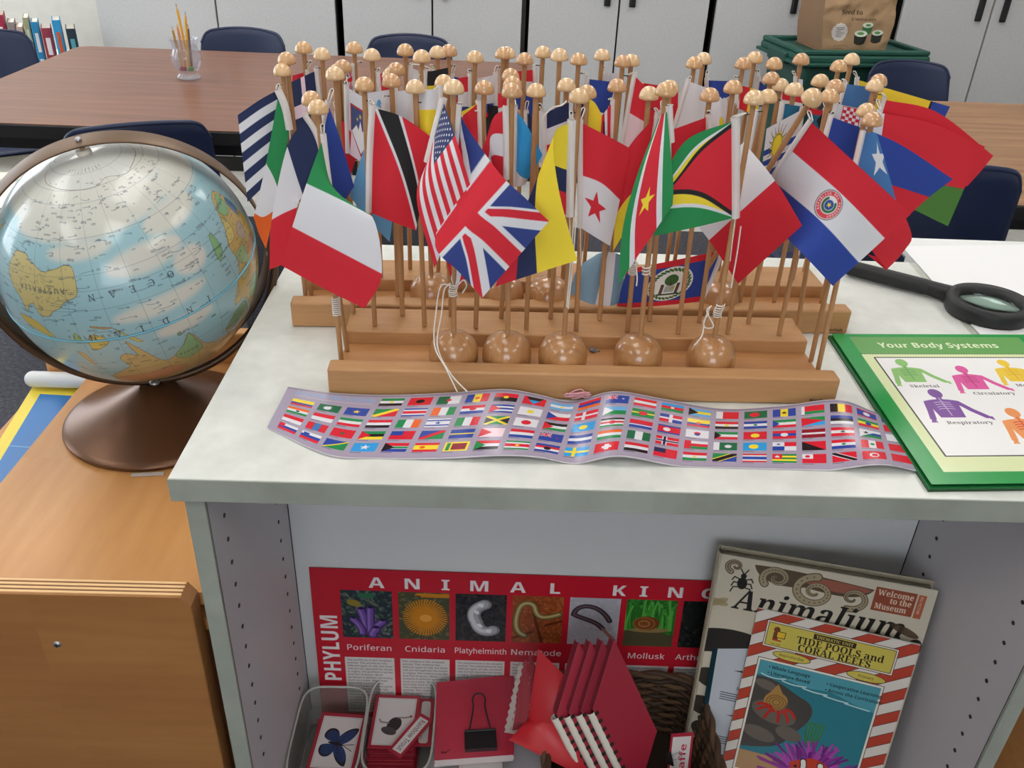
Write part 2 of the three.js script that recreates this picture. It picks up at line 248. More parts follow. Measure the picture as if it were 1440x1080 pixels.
// ------------------------------------------------------------ low white bookcase and its books, far left
{
  const t = thing('low_bookcase', 'low white bookcase in the far left corner carrying a row of books', 'bookcase', [-2.12, 0, -4.2]);
  const m = std(0xe2dfd8, 0.6);
  part('top', bx(0.68, 0.025, 0.42, 0, 0.4675, 0), m, t); part('side', bx(0.02, 0.455, 0.4, -0.33, 0.2275, 0), m, t); part('side', bx(0.02, 0.455, 0.4, 0.33, 0.2275, 0), m, t);
  part('shelf', bx(0.64, 0.02, 0.39, 0, 0.22, 0), m, t); part('back', bx(0.64, 0.45, 0.01, 0, 0.225, -0.19), m, t);
  const bk = [[-2.30, 0.03, 0.2, '#b9c0c6', 'grey white book with blue figures, leftmost in the far row', '#35507c'], [-2.235, 0.028, 0.25, '#6f7fb5', 'tall periwinkle blue book in the far row', '#c8c060'], [-2.185, 0.042, 0.2, '#a52648', 'thick crimson book with white lettering in the far row', '#f0e8e8'], [-2.13, 0.026, 0.175, '#8d8386', 'small grey paperback right of the crimson book', '#3d3338'], [-2.09, 0.022, 0.16, '#b4a0a0', 'small pinkish paperback in the far row', '#6a3040'], [-2.05, 0.02, 0.2, '#a8a888', 'thin olive grey book in the far row', '#d8d8c0'], [-2.01, 0.026, 0.185, '#2b8fc4', 'bright blue paperback left of the red and white spine', '#e8f0f4'], [-1.96, 0.036, 0.165, '#a03a48', 'red spined paperback with white lettering in the far row', '#f4e8e8'], [-1.905, 0.03, 0.2, '#35a0da', 'sky blue book with an orange cover in the far row', '#d9643a'], [-1.845, 0.034, 0.17, '#23333e', 'dark book with a swirl cover, rightmost in the far row', '#58a4b4']];
  bk.forEach(([x, w, h, c, label, c2], i) => {
    const b = thing('book', label, 'book', [x, 0.48, -4.02 - 0.012 * (9 - i)], 0.42);
    const m2 = std(c, 0.5), k = std(c2, 0.5);
    part('cover', merge(bx(0.003, h, 0.13, -w / 2, h / 2, 0, 0.001), bx(0.003, h, 0.13, w / 2, h / 2, 0, 0.001), bx(w, h, 0.004, 0, h / 2, 0.065, 0.001)), m2, b);
    part('page_block', bx(w - 0.004, h - 0.008, 0.124, 0, h / 2, -0.001, 0.0005), std(0xe6dfcf, 0.9), b);
    part('spine_title', merge(bx(w * 0.5, h * 0.42, 0.001, 0, h * 0.55, 0.0675, 0.0004), bx(w * 0.6, h * 0.06, 0.001, 0, h * 0.16, 0.0675, 0.0004)), k, b);
    part('cover_picture', bx(0.001, h * 0.72, 0.1, w / 2 + 0.0018, h * 0.5, 0, 0.0004), k, b);
  });
}
// ------------------------------------------------------------ tables
function table(label, pos, ry, w, d, topMat) {
  const t = thing('classroom_table', label, 'table', pos, ry);
  const r = 0.06, s = new THREE.Shape(); s.moveTo(-w / 2 + r, -d / 2); s.lineTo(w / 2 - r, -d / 2); s.quadraticCurveTo(w / 2, -d / 2, w / 2, -d / 2 + r); s.lineTo(w / 2, d / 2 - r); s.quadraticCurveTo(w / 2, d / 2, w / 2 - r, d / 2); s.lineTo(-w / 2 + r, d / 2); s.quadraticCurveTo(-w / 2, d / 2, -w / 2, d / 2 - r); s.lineTo(-w / 2, -d / 2 + r); s.quadraticCurveTo(-w / 2, -d / 2, -w / 2 + r, -d / 2);
  part('tabletop', triUV(new THREE.ExtrudeGeometry(s, { depth: 0.002, bevelEnabled: false }).rotateX(-Math.PI / 2).translate(0, 0.698, 0)), topMat, t);
  part('edge_band', triUV(new THREE.ExtrudeGeometry(s, { depth: 0.03, bevelEnabled: true, bevelSize: 0.004, bevelThickness: 0.003, bevelSegments: 2 }).rotateX(-Math.PI / 2).translate(0, 0.6648, 0)), black, t);
  for (const s of [-1, 1]) part('apron', bx(w - 0.16, 0.05, 0.02, 0, 0.635, s * (d / 2 - 0.1)), black, t);
  for (const i of [-1, 1]) for (const j of [-1, 1]) { const x = i * (w / 2 - 0.1), z = j * (d / 2 - 0.1); const l = part('leg', bar(V(x, 0.01, z), V(x, 0.66, z), 0.016), darkSteel, t); part('foot', lathe([[0, 0.006], [0.022, 0.006], [0.022, 0.014], [0.016, 0.03], [0, 0.03]], 14).translate(x, 0, z), blackPlastic, l); }
  return t;
}
table('dark walnut topped classroom table with a black edge, under the jar of pencils', [-0.69, 0, -2.78], 0, 1.62, 1.07, walnut);
table('lighter oak topped classroom table with a black edge, on the right', [1.98, 0, -2.41], 0.01, 1.86, 1.06, oakTop);

// ------------------------------------------------------------ chairs
function chair(label, pos, ry, sc = 1) {
  const t = thing('school_chair', label, 'chair', pos, ry, 'navy plastic classroom chairs'); t.scale.setScalar(sc);
  // sits facing +z; the backrest is at -z
  const topOf = (a) => 0.775 - 0.016 * a * a - 0.04 * Math.pow(Math.abs(a), 16), hwOf = (y) => 0.19 - 0.03 * (y - 0.5) / 0.25;
  part('backrest', sheet((u, v) => { const a = (u - 0.5) * 2, top = topOf(a), y = 0.515 + (1 - v) * (top - 0.515); return V(a * hwOf(y), y, -0.2 - (y - 0.515) * 0.2 + 0.03 * a * a); }, 24, 10, 0.011), navy, t);
  part('backrest_rim', tube([...Array(25)].map((_, i) => { const a = (i / 24 - 0.5) * 2, y = topOf(a); return V(a * hwOf(y), y, -0.2055 - (y - 0.515) * 0.2 + 0.03 * a * a); }), 0.0065, 48, 8), navy, t);
  for (const s of [-1, 1]) part('back_stay', sheet((u, v) => { const y = 0.435 + (1 - v) * 0.12, q = 0.1 + 0.07 * u + 0.018 * (1 - v); return V(s * Math.min(q, 0.186), y, -0.185 - (y - 0.435) * 0.18 + 0.03 * u + 0.03 * Math.sin(v * 1.5) * 0.6); }, 6, 8, s > 0 ? 0.011 : -0.011), navy, t);
  part('seat', sheet((u, v) => { const a = (u - 0.5) * 2, b = v * 2 - 1; return V(a * 0.19 * (1 - 0.1 * Math.pow(Math.abs(b), 6)), 0.44 - 0.014 * (1 - a * a) * (1 - b * b) - 0.03 * Math.pow(Math.max(0, b), 4), b * 0.2); }, 18, 18, 0.012), navy, t);
  for (const i of [-1, 1]) for (const j of [-1, 1]) { const l = part('leg', tube([V(i * 0.13, 0.415, j * 0.1), V(i * 0.165, 0.4, j * 0.15), V(i * 0.2, 0.02, j * 0.2)], 0.011, 16, 8), steel, t); part('foot', lathe([[0, 0], [0.016, 0], [0.016, 0.03], [0.011, 0.035], [0, 0.035]], 12).translate(i * 0.2, 0.006, j * 0.2), std(0xd8d8d4, 0.6), l); }
  return t;
}
chair('navy plastic chair at the left end of the walnut table, near the far books', [-1.76, 0, -3.22], 0.6, 0.93);
chair('navy plastic chair beyond the walnut table, right behind the jar of pencils', [-0.98, 0, -3.3], -0.04, 0.96);
chair('navy plastic chair beyond the walnut table behind the left mushroom caps', [-0.33, 0, -3.3], 0.05, 0.96);
chair('navy plastic chair tucked under the near side of the walnut table behind the globe', [-0.935, 0, -2.25], 3.6, 0.99);
chair('navy plastic chair in front of the green tote on the oak table', [1.57, 0, -3.26], -0.03, 0.94);
chair('navy plastic chair at the near side of the oak table, right of the red flags', [0.93, 0, -2.0], 3.1, 1.06);
chair('navy plastic chair barely seen under the walnut table left of the globe ring', [-1.06, 0, -2.62], 3.3, 0.8);

// ------------------------------------------------------------ jar of pencils
{
  const p = onY(266, 111, 0.7), t = thing('glass_jar', 'cut crystal glass jar holding pencils on the walnut table', 'jar', [p.x, 0.701, p.z]);
  const glass = new THREE.MeshPhysicalMaterial({ color: 0xf4f6fa, roughness: 0.08, transmission: 0.93, thickness: 0, ior: 1.5, clearcoat: 0.6 });
  const prof = [[0, 0.002], [0.034, 0.002], [0.036, 0.006], [0.033, 0.012], [0.026, 0.017], [0.03, 0.024], [0.041, 0.04], [0.045, 0.056], [0.043, 0.072], [0.037, 0.088], [0.036, 0.1], [0.041, 0.112], [0.046, 0.12]];
  const inner = [[0.043, 0.12], [0.038, 0.112], [0.033, 0.1], [0.034, 0.088], [0.04, 0.072], [0.042, 0.056], [0.038, 0.04], [0.028, 0.028], [0, 0.024]];
  const g = lathe([...prof, ...inner], 48), P = g.attributes.position; for (let i = 0; i < P.count; i++) { const a = Math.atan2(P.getZ(i), P.getX(i)), y = P.getY(i); if (y > 0.026 && y < 0.085) { const k = 1 + 0.02 * Math.sign(Math.sin(a * 10 + y * 120)) * Math.sign(Math.sin(a * 10 - y * 120)); P.setX(i, P.getX(i) * k); P.setZ(i, P.getZ(i) * k); } } g.computeVertexNormals();
  part('vessel', g, glass, t);
  [[-0.012, 0.01, -0.03, 0.0, 0.135, '#b98a3c', '#4a3326', 'short sharpened brown pencil leaning left in the glass jar'], [0.004, -0.008, -0.012, -0.014, 0.205, '#e8ad33', '#55504c', 'tallest yellow pencil in the glass jar'], [0.006, 0.008, 0.02, 0.01, 0.185, '#e5b03a', '#6a6460', 'yellow pencil leaning right in the glass jar'], [-0.004, 0.004, -0.008, 0.016, 0.15, '#e39a5c', '#e8c9a0', 'orange yellow pencil in the middle of the glass jar'], [0.012, -0.004, 0.012, -0.02, 0.14, '#7a5a50', '#3a2d2a', 'dark pencil half hidden at the right of the glass jar']].forEach(([ax, az, bx2, bz, h, c, c2, label]) => {
    const a = V(ax, 0.03, az), b = V(bx2, 0.03 + h * 0.9, bz), k = a.clone().lerp(b, 0.9), k2 = a.clone().lerp(b, 0.97);
    const q = thing('pencil', label, 'pencil', [p.x, 0.701, p.z], 0, 'pencils in the glass jar');
    part('barrel', bar(a, k, 0.0038, 0.0038, 6), std(c, 0.45), q); part('sharpened_cone', bar(k, k2, 0.0038, 0.0014, 10), std('#dcb88a', 0.7), q); part('lead', bar(k2, b, 0.0014, 0.0003, 8), std(c2, 0.5), q);
  });
  [['#a32a4c', -0.01, 0.01], ['#4a9a4a', 0.012, 0.006], ['#c04a6a', 0.002, -0.014]].forEach(([c, x, z], i) => solo('eraser', ['crimson', 'green', 'pink'][i] + ' small eraser lying at the bottom of the glass jar', 'eraser', new RoundedBoxGeometry(0.018, 0.012, 0.012, 2, 0.003).rotateY(i), std(c, 0.8), [p.x + x, 0.7315, p.z + z]));
}
// ------------------------------------------------------------ green tote and paper bag
{
  const green = std(0x1c4a40, 0.5), greenLid = std(0x22574a, 0.5);
  const t = thing('storage_tote', 'dark green plastic storage tote with a lid standing before the cupboards', 'storage tote', [1.41, 0, -3.76], 0.17);
  const tap = (w0, d0, w1, d1, y0, y1) => { const g = new RoundedBoxGeometry(1, 1, 1, 3, 0.06), p = g.attributes.position; for (let i = 0; i < p.count; i++) { const k = p.getY(i) + 0.5; p.setXYZ(i, p.getX(i) * (w0 + (w1 - w0) * k), y0 + (y1 - y0) * k, p.getZ(i) * (d0 + (d1 - d0) * k)); } g.computeVertexNormals(); return g; };
  part('body', tap(0.44, 0.28, 0.5, 0.34, 0.001, 0.69), green, t);
  for (const s of [-1, 1]) part('handle', bx(0.05, 0.05, 0.16, s * 0.272, 0.7, 0, 0.012), green, t);
  const lid = part('lid', merge(bx(0.56, 0.035, 0.38, 0, 0.712, 0, 0.014)), greenLid, t);
  part('lid_rim', merge(bx(0.54, 0.018, 0.03, 0, 0.737, 0.17, 0.006), bx(0.54, 0.018, 0.03, 0, 0.737, -0.17, 0.006), bx(0.03, 0.018, 0.36, -0.262, 0.737, 0, 0.006), bx(0.03, 0.018, 0.36, 0.262, 0.737, 0, 0.006)), greenLid, lid);
  part('lid_lip', merge(bx(0.58, 0.014, 0.4, 0, 0.694, 0, 0.005)), greenLid, lid);
  const bagTex = printed(512, 512, (x, w, h) => {
    x.fillStyle = '#a98a68'; x.fillRect(0, 0, w, h); for (let i = 0; i < 2500; i++) { x.fillStyle = `rgba(${rnd() > 0.5 ? '90,64,40' : '200,170,135'},${0.12 * rnd()})`; x.fillRect(rnd() * w, rnd() * h, 2 + rnd() * 26, 1.5); }
    x.fillStyle = '#d9d2cc'; for (let i = 0; i < 12; i++) { x.beginPath(); x.arc(128 + 42 * Math.cos(i * 0.524), 392 + 38 * Math.sin(i * 0.524), 18, 0, 7); x.fill(); } x.fillRect(92, 360, 74, 66); x.fillStyle = '#5a5560'; for (let i = 0; i < 6; i++) x.fillRect(98 + (i % 2) * 6, 364 + i * 11, 60 - (i % 3) * 10, 3);
    const sushi = (cx, cy, s, c) => { x.fillStyle = c; x.beginPath(); x.moveTo(cx - s, cy - s * 0.5); x.lineTo(cx - s * 0.9, cy + s * 0.7); x.quadraticCurveTo(cx, cy + s * 1.25, cx + s * 0.9, cy + s * 0.7); x.lineTo(cx + s, cy - s * 0.5); x.fill(); x.fillStyle = '#d6dccb'; x.beginPath(); x.ellipse(cx, cy - s * 0.55, s, s * 0.42, 0, 0, 7); x.fill(); x.fillStyle = '#5f8f52'; x.beginPath(); x.ellipse(cx, cy - s * 0.55, s * 0.5, s * 0.2, 0, 0, 7); x.fill(); };
    sushi(325, 368, 38, '#3f7a49'); sushi(285, 424, 46, '#23271f'); sushi(410, 416, 42, '#23271f');
    x.fillStyle = '#3b2a1c'; x.font = 'bold 40px serif'; x.fillText('Seed to', 130, 288); x.font = 'bold 19px sans-serif'; x.fillText('IS TWICE AS MUCH', 205, 322); x.font = '12px sans-serif'; x.fillStyle = '#6a5038'; x.fillText('please reuse this bag', 90, 478); x.fillText('recycled paper', 90, 494);
  }, 0.85);
  const b = thing('paper_bag', 'brown crumpled kraft paper bag with sushi rolls printed on it, on the green tote', 'bag', [1.39, 0.731, -3.755], 0.14);
  const pr = (u, v, front) => { // the bag bellies out, then is rolled over at the top
    const y = (1 - v) * 0.31, k = (1 - v); const w = 0.265 + 0.05 * Math.sin(k * 3) - 0.02 * k, d = 0.115 * (1 - 0.5 * k * k) ; const cr = 0.03 * fbm(u * 4 + (front ? 0 : 7), v * 5, 2, 3) * (0.25 + 1.7 * k) ; return [(u - 0.5) * w, y, d + cr]; };
  part('front', sheet((u, v) => { const [x, y, z] = pr(u, v, true); const f = y > 0.2 ? (y - 0.2) * 0.5 : 0; return V(x, y, z - f * 0.4 + 0.012 * Math.sin(v * 26) * Math.max(0, 0.45 - v)); }, 28, 28), bagTex, b);
  const kraft = std(0x94755a, 0.9, { side: THREE.DoubleSide });
  part('back', sheet((u, v) => { const [x, y, z] = pr(u, v, false); return V(x, y, -z); }, 16, 16), kraft, b);
  for (const s of [-1, 1]) part('gusset', sheet((u, v) => { const [, y, z] = pr(s > 0 ? 1 : 0, v, true), [x2] = pr(s > 0 ? 1 : 0, v, true); const f = Math.abs(u - 0.5) * 2; return V(x2 - s * 0.035 * (1 - f) * (0.3 + y * 2), y, (u - 0.5) * 2 * z); }, 8, 16), kraft, b);
  part('bottom', bx(0.285, 0.003, 0.22, 0, 0.0016, 0, 0.001), kraft, b);
  part('rolled_top', sheet((u, v) => { const a = v * 4.2; return V((u - 0.5) * 0.3 + 0.004 * Math.sin(u * 9), 0.262 + 0.03 * Math.cos(a) + 0.01 * Math.sin(u * 14), 0.035 + 0.04 * Math.sin(a) + 0.01 * fbm(u * 6, v * 4, 9, 3)); }, 24, 12), kraft, b);
}

// ------------------------------------------------------------ the white laminate bookcase in front
const TOP = 0.8, SY = 0.135, LX = -0.271, RX = 0.605;
{
  const t = thing('laminate_bookcase', 'white marbled laminate bookcase under the flag stands with an open shelf', 'bookcase', [0.16, 0, -0.95]);
  const lx = (x) => x - 0.16, lz = (z) => z + 0.95;
  part('countertop', bx(0.966, 0.026, 0.6, lx(0.186), TOP - 0.013, lz(-0.957), 0.0012), laminate, t);
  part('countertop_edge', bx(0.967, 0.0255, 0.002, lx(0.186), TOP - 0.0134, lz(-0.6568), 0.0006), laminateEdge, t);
  for (const s of [-1, 1]) {
    const x = s < 0 ? LX - 0.0095 : RX + 0.0095;
    const p = part('side_panel', bx(0.019, 0.774, 0.56, lx(x), 0.387, lz(-0.95), 0.001), melamine, t);
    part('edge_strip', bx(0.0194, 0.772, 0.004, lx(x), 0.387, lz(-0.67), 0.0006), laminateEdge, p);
    for (const z of [-0.712, -0.895]) for (let i = 0; i < 17; i++) part('shelf_pin_hole', new THREE.CylinderGeometry(0.0026, 0.0026, 0.0014, 10).rotateZ(Math.PI / 2).translate(lx((s < 0 ? LX + 0.0002 : RX - 0.0002)), 0.712 - i * 0.032, lz(z)), black, p);
  }
  for (const [x, z, d] of [[LX + 0.0004, -0.9445, 0.0012], [RX - 0.0004, -0.9445, 0.0012], [LX - 0.0002, -0.6722, 0.0008], [RX + 0.0002, -0.6722, 0.0008]]) part('seam', bx(0.0012, 0.765, d, lx(x), 0.387, lz(z), 0.0003), black, t);
  part('back_panel', bx(RX - LX, 0.77, 0.012, lx((RX + LX) / 2), 0.387, lz(-0.951), 0.001), std(0xd9dadb, 0.55), t);
  part('shelf', bx(RX - LX, 0.019, 0.265, lx((RX + LX) / 2), SY - 0.0095, lz(-0.806), 0.001), melamine, t);
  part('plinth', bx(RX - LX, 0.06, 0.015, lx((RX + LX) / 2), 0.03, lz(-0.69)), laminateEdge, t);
}
// neighbour at the lower right corner
{
  const t = thing('beech_shelf_unit', 'small warm beech shelf unit just seen at the lower right corner', 'shelf', [0.925, 0, -0.8]);
  part('side', bx(0.02, 0.42, 0.3, -0.15, 0.21, 0), orangeBeech, t); part('side', bx(0.02, 0.42, 0.3, 0.15, 0.21, 0), orangeBeech, t); part('top', bx(0.32, 0.02, 0.31, 0, 0.43, 0), orangeBeech, t); part('shelf', bx(0.28, 0.018, 0.29, 0, 0.2, 0), orangeBeech, t); part('back', bx(0.28, 0.41, 0.01, 0, 0.21, -0.14), orangeBeech, t);
}
{ // white unit beyond the bookcase that carries the far end of the glossy sheet
  const t = thing('white_side_cabinet', 'white low cabinet behind the right end of the laminate bookcase', 'cabinet', [0.97, 0, -1.18]), m = std(0xeceeec, 0.4);
  part('top', bx(0.58, 0.022, 0.38, 0, TOP - 0.0125, 0), m, t); part('body', bx(0.56, 0.7, 0.36, 0, 0.427, 0), m, t); part('plinth', bx(0.54, 0.076, 0.33, 0, 0.038, 0), black, t);
  for (const s of [-1, 1]) { const d = part('door', bx(0.274, 0.66, 0.016, s * 0.139, 0.44, 0.188), m, t); part('knob', new THREE.SphereGeometry(0.012, 16, 12).translate(s * 0.03, 0.6, 0.205), steel, d); }
}
// ------------------------------------------------------------ beech puzzle-map cabinet with globe, left
{
  const t = thing('map_cabinet', 'orange beech map cabinet below the globe with a raised plywood end', 'cabinet', [-0.47, 0, -0.93]);
  const L = (x, z) => V(x + 0.47, 0, z + 0.93);
  const a = L(-0.603, -0.694), b = L(-0.302, -0.694), c = L(-0.302, -1.2), d = L(-0.603, -1.2);
  const s = new THREE.Shape([a, b, c, d].map((q) => new THREE.Vector2(q.x, -q.z)));
  part('top', triUV(new THREE.ExtrudeGeometry(s, { depth: 0.018, bevelEnabled: false }).rotateX(-Math.PI / 2).translate(0, 0.602, 0)).rotateY(0), orangeBeech, t).geometry.attributes.uv.array.forEach((v, i, arr) => { if (i % 2 === 0) { const q = arr[i]; arr[i] = arr[i + 1]; arr[i + 1] = q; } });
  part('tray', bx(0.4, 0.016, 0.5, -0.032, 0.57, -0.015), orangeBeech, t);
  const e = new THREE.Shape(); e.moveTo(-0.22, 0); e.lineTo(0.166, 0); e.lineTo(0.166, 0.628); e.lineTo(0.158, 0.64); e.lineTo(-0.22, 0.64); e.lineTo(-0.22, 0);
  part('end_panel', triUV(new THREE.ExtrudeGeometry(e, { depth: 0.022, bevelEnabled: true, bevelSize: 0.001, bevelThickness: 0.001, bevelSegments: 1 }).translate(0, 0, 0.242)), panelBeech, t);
  const ply = part('ply_edge', merge(...[0, 1, 2, 3].map((i) => bx(0.378, 0.0012, 0.0032, -0.031, 0.6412, 0.2445 + i * 0.0055, 0.0004))), std(0xf0c68e, 0.5), t);
  part('ply_layer', merge(...[0, 1, 2].map((i) => bx(0.378, 0.001, 0.0018, -0.031, 0.6411, 0.2472 + i * 0.0055, 0.0003))), std(0x8a5a30, 0.6), ply);
  const sc = part('screw', lathe([[0, 0.0022], [0.003, 0.0018], [0.0042, 0.0004], [0.0044, 0]], 20).rotateX(Math.PI / 2).translate(0.02, 0.6, 0.2652), steel, t);
  { const P = onZ(80, 907, -0.664), o = sc.geometry; o.computeBoundingBox(); o.translate(P.x + 0.47 - 0.02, P.y - 0.6, 0); }
  part('screw_slot', merge(bx(0.005, 0.0011, 0.001, 0, 0, 0, 0.0002), bx(0.0011, 0.005, 0.001, 0, 0, 0, 0.0002)).translate(sc.geometry.boundingBox ? onZ(80, 907, -0.664).x + 0.47 : 0, onZ(80, 907, -0.664).y, 0.2672), darkSteel, sc);
  const far = bx(0.39, 0.672, 0.022, 0, 0.336, 0, 0.004); far.rotateY(0.06).translate(-0.02, 0, -0.268); part('far_panel', far, orangeBeech, t);
  part('side', bx(0.018, 0.56, 0.48, 0.15, 0.28, 0.0), orangeBeech, t); part('side', bx(0.018, 0.56, 0.48, -0.2, 0.28, 0.0), orangeBeech, t);
}
{
  const m = printed(512, 1024, (x, w, h) => {
    x.fillStyle = '#f0d948'; x.fillRect(0, 0, w, h); x.fillStyle = '#2a76bd'; x.fillRect(36, 60, w, h); x.strokeStyle = '#8ab4d8'; x.lineWidth = 3; x.beginPath(); x.moveTo(36, 360); x.lineTo(w, 372); x.stroke();
    x.fillStyle = '#e8eef0'; for (const [a, b, c, d, r] of [[150, 640, 14, 5, -0.5], [180, 610, 16, 5, -0.6], [220, 590, 14, 4, -0.6], [120, 680, 18, 6, -0.3], [110, 800, 26, 20, 0], [60, 790, 14, 10, 0.4], [190, 720, 16, 9, 0.3], [90, 880, 80, 9, -0.4], [300, 520, 40, 30, 0.6], [360, 640, 60, 40, 0.2]]) { x.save(); x.translate(a, b); x.rotate(r); x.beginPath(); x.ellipse(0, 0, c, d, 0, 0, 7); x.fill(); x.restore(); }
  }, 0.3);
  const t = thing('map_board', 'blue sea map board with a yellow border sliding out of the beech cabinet', 'map', [-0.55, 0.579, -0.93]);
  const q = [V(-0.705, 0, -1.17), V(-0.45, 0, -1.155), V(-0.45, 0, -0.7), V(-0.638, 0, -0.7)].map((p) => p.add(V(0.55, 0, 0.93)));
  const f = (u, v) => q[0].clone().lerp(q[1], u).lerp(q[3].clone().lerp(q[2], u), v);
  part('board', sheet((u, v) => f(u, v).setY(0.006), 1, 1, 0.0059), std(0xe8d060, 0.6), t); part('map_print', sheet((u, v) => f(u, v).setY(0.0064), 1, 1), m, t);
  const A = onY(47, 533, 0.6), B = onY(170, 537, 0.6); B.z = A.z;
  solo('plastic_tube', 'frosted white plastic tube lying at the far edge of the blue map', 'tube', merge(bar(A, B, 0.0125, 0.0125, 24), new THREE.SphereGeometry(0.0125, 24, 12).translate(A.x, A.y, A.z)), std(0xdfe2e4, 0.3));
}
// globe
{
  const R = 0.1525, c = onZ(187, 367, -1.03), base = V(-0.463, 0.62, -1.03);
  const w = CP.clone().sub(c).normalize(), r = V(0, 1, 0).applyQuaternion(camera.quaternion).cross(w).normalize(), up = w.clone().cross(r);
  const vw = (a, b, d) => r.clone().multiplyScalar(a).addScaledVector(up, b).addScaledVector(w, d);
  const south = vw(-0.335, 0.785, 0.52).normalize(), north = south.clone().negate();
  const t = thing('globe', 'desk globe turned south pole upward in a bronze ring on a cone foot', 'globe', base.toArray());
  const off = c.clone().sub(base), loc = (v) => v.clone().add(off);
  const gt = canvasTex(2048, 1024, (x, W2, H2) => {
    const P = (lo, la) => [(lo + 180) / 360 * W2, (90 - la) / 180 * H2];
    x.fillStyle = '#a9d6e0'; x.fillRect(0, 0, W2, H2);
    x.fillStyle = '#e9e8dc'; x.fillRect(0, P(0, -58)[1], W2, H2); x.filter = 'blur(6px)';
    for (const [lo, la, a, b] of [[95, -52, 60, 8], [80, -31, 20, 6], [82, -10, 22, 4], [62, -22, 9, 6], [150, -60, 40, 9], [20, -52, 30, 8], [100, -58, 60, 9], [55, -42, 20, 6], [76, 3, 14, 4], [110, -40, 18, 4], [-60, -50, 40, 10], [-120, -40, 40, 12]]) { x.beginPath(); x.ellipse(...P(lo, la), a / 360 * W2, b / 180 * H2, -0.05, 0, 7); x.fill(); }
    x.filter = 'none';
    const poly = (col, pts, blur) => { x.fillStyle = col; x.strokeStyle = '#7a6a50'; x.lineWidth = 1.2; x.beginPath(); const n = pts.length; for (let i = 0; i <= n; i += 2) { const a = i % n, b = (i + 2) % n, p = P(pts[a], pts[a + 1]), q = P(pts[b], pts[b + 1]), m = [p[0] * 0.35 + q[0] * 0.65, p[1] * 0.35 + q[1] * 0.65], m0 = [p[0] * 0.65 + q[0] * 0.35, p[1] * 0.65 + q[1] * 0.35]; if (!i) x.moveTo(...m); else { x.quadraticCurveTo(...p, ...m0); x.lineTo(m[0] + rr(-1.5, 1.5), m[1] + rr(-1.5, 1.5)); } } x.closePath(); x.fill(); x.stroke(); };
    const coast = (pts) => { x.strokeStyle = '#6b7f86'; x.lineWidth = 0.8; for (let i = 0; i < pts.length; i += 2) for (let k = 0; k < 4; k++) { const j = (i + 2) % pts.length, f = k / 4, [a, b] = P(pts[i] + (pts[j] - pts[i]) * f, pts[i + 1] + (pts[j + 1] - pts[i + 1]) * f); x.beginPath(); x.moveTo(a, b); x.lineTo(a + rr(-14, 14), b + rr(-4, 4)); x.stroke(); } };
    const aus = [114, -22, 114, -34, 118, -35, 124, -33, 131, -31.5, 135, -34.5, 138, -35, 141, -38, 147, -38.5, 150, -37, 153, -31, 153, -26, 149, -21, 146, -19, 143, -11.5, 141, -16, 138, -17.5, 136, -12, 131, -12, 128, -15, 124, -16.5, 121, -19.5];
    const afr = [-17, 15, -16, 21, -10, 30, -6, 36, 10, 37, 20, 32, 32, 31, 34, 28, 38, 18, 43, 12, 51, 12, 47, 5, 41, -2, 39, -7, 40.5, -15, 35, -22, 32, -28, 27, -33.5, 20, -34.8, 18, -32, 14, -20, 13, -8, 9, -1, 9, 4, 4, 6, -8, 4.5, -13, 9];
    const mad = [44, -25, 47, -25, 50, -15.5, 49, -12, 44, -17];
    const asia = [28, 41, 36, 36, 35, 31, 39, 21, 43, 13, 52, 16, 59, 22, 56, 26, 51, 25, 48, 30, 57, 26, 66, 25, 72, 20, 74, 14, 77, 8, 80, 14, 86, 20, 91, 22, 94, 17, 98, 9, 103, 1.5, 102, 6, 100, 13, 105, 9, 109, 12, 106, 19, 110, 21, 121, 28, 119, 36, 126, 38, 130, 43, 142, 52, 160, 60, 178, 66, 178, 70, 140, 73, 105, 77, 70, 72, 40, 67, 28, 70, 10, 62, 6, 58, 12, 55, 0, 48, -9, 43, -8, 37, 4, 42, 14, 45, 18, 40, 23, 38];
    coast(aus); coast(afr); coast(mad); coast(asia);
    poly('#dccb86', aus); poly('#d9b96a', afr); poly('#8fc98c', mad); poly('#d8bf80', asia);
    poly('#9cc98f', [73, 20, 77, 8, 80, 14, 87, 21, 80, 28, 72, 24]); poly('#e0a878', [98, 28, 122, 30, 119, 38, 100, 42, 80, 36, 88, 28]); poly('#8fb58a', [43, 13, 52, 16, 59, 22, 51, 25, 42, 29, 36, 28]); poly('#d9d4a0', [50, 40, 80, 40, 86, 48, 60, 54, 50, 50]);
    const fc = ['#8dc48a', '#e4d27c', '#5d86b8', '#cbb8a8', '#e0c060', '#a6c890', '#d8a880', '#b8c8a0'];
    [[20, -34, 32, -28, 27, -23, 20, -26], [32, -27, 35, -22, 40, -15, 33, -15, 30, -20], [14, -20, 20, -18, 20, -27, 16, -28], [22, -18, 30, -16, 28, -9, 22, -11], [13, -6, 22, -7, 22, -17, 12, -17], [30, -10, 39, -10, 39, -5, 34, -1, 30, -3], [13, 3, 27, 4, 29, -5, 22, -7, 14, -5], [34, 4, 41, 4, 41, -2, 34, -1], [24, 20, 36, 20, 36, 8, 25, 9], [12, 22, 24, 20, 22, 8, 14, 12]].forEach((q, i) => poly(fc[i % 8], q));
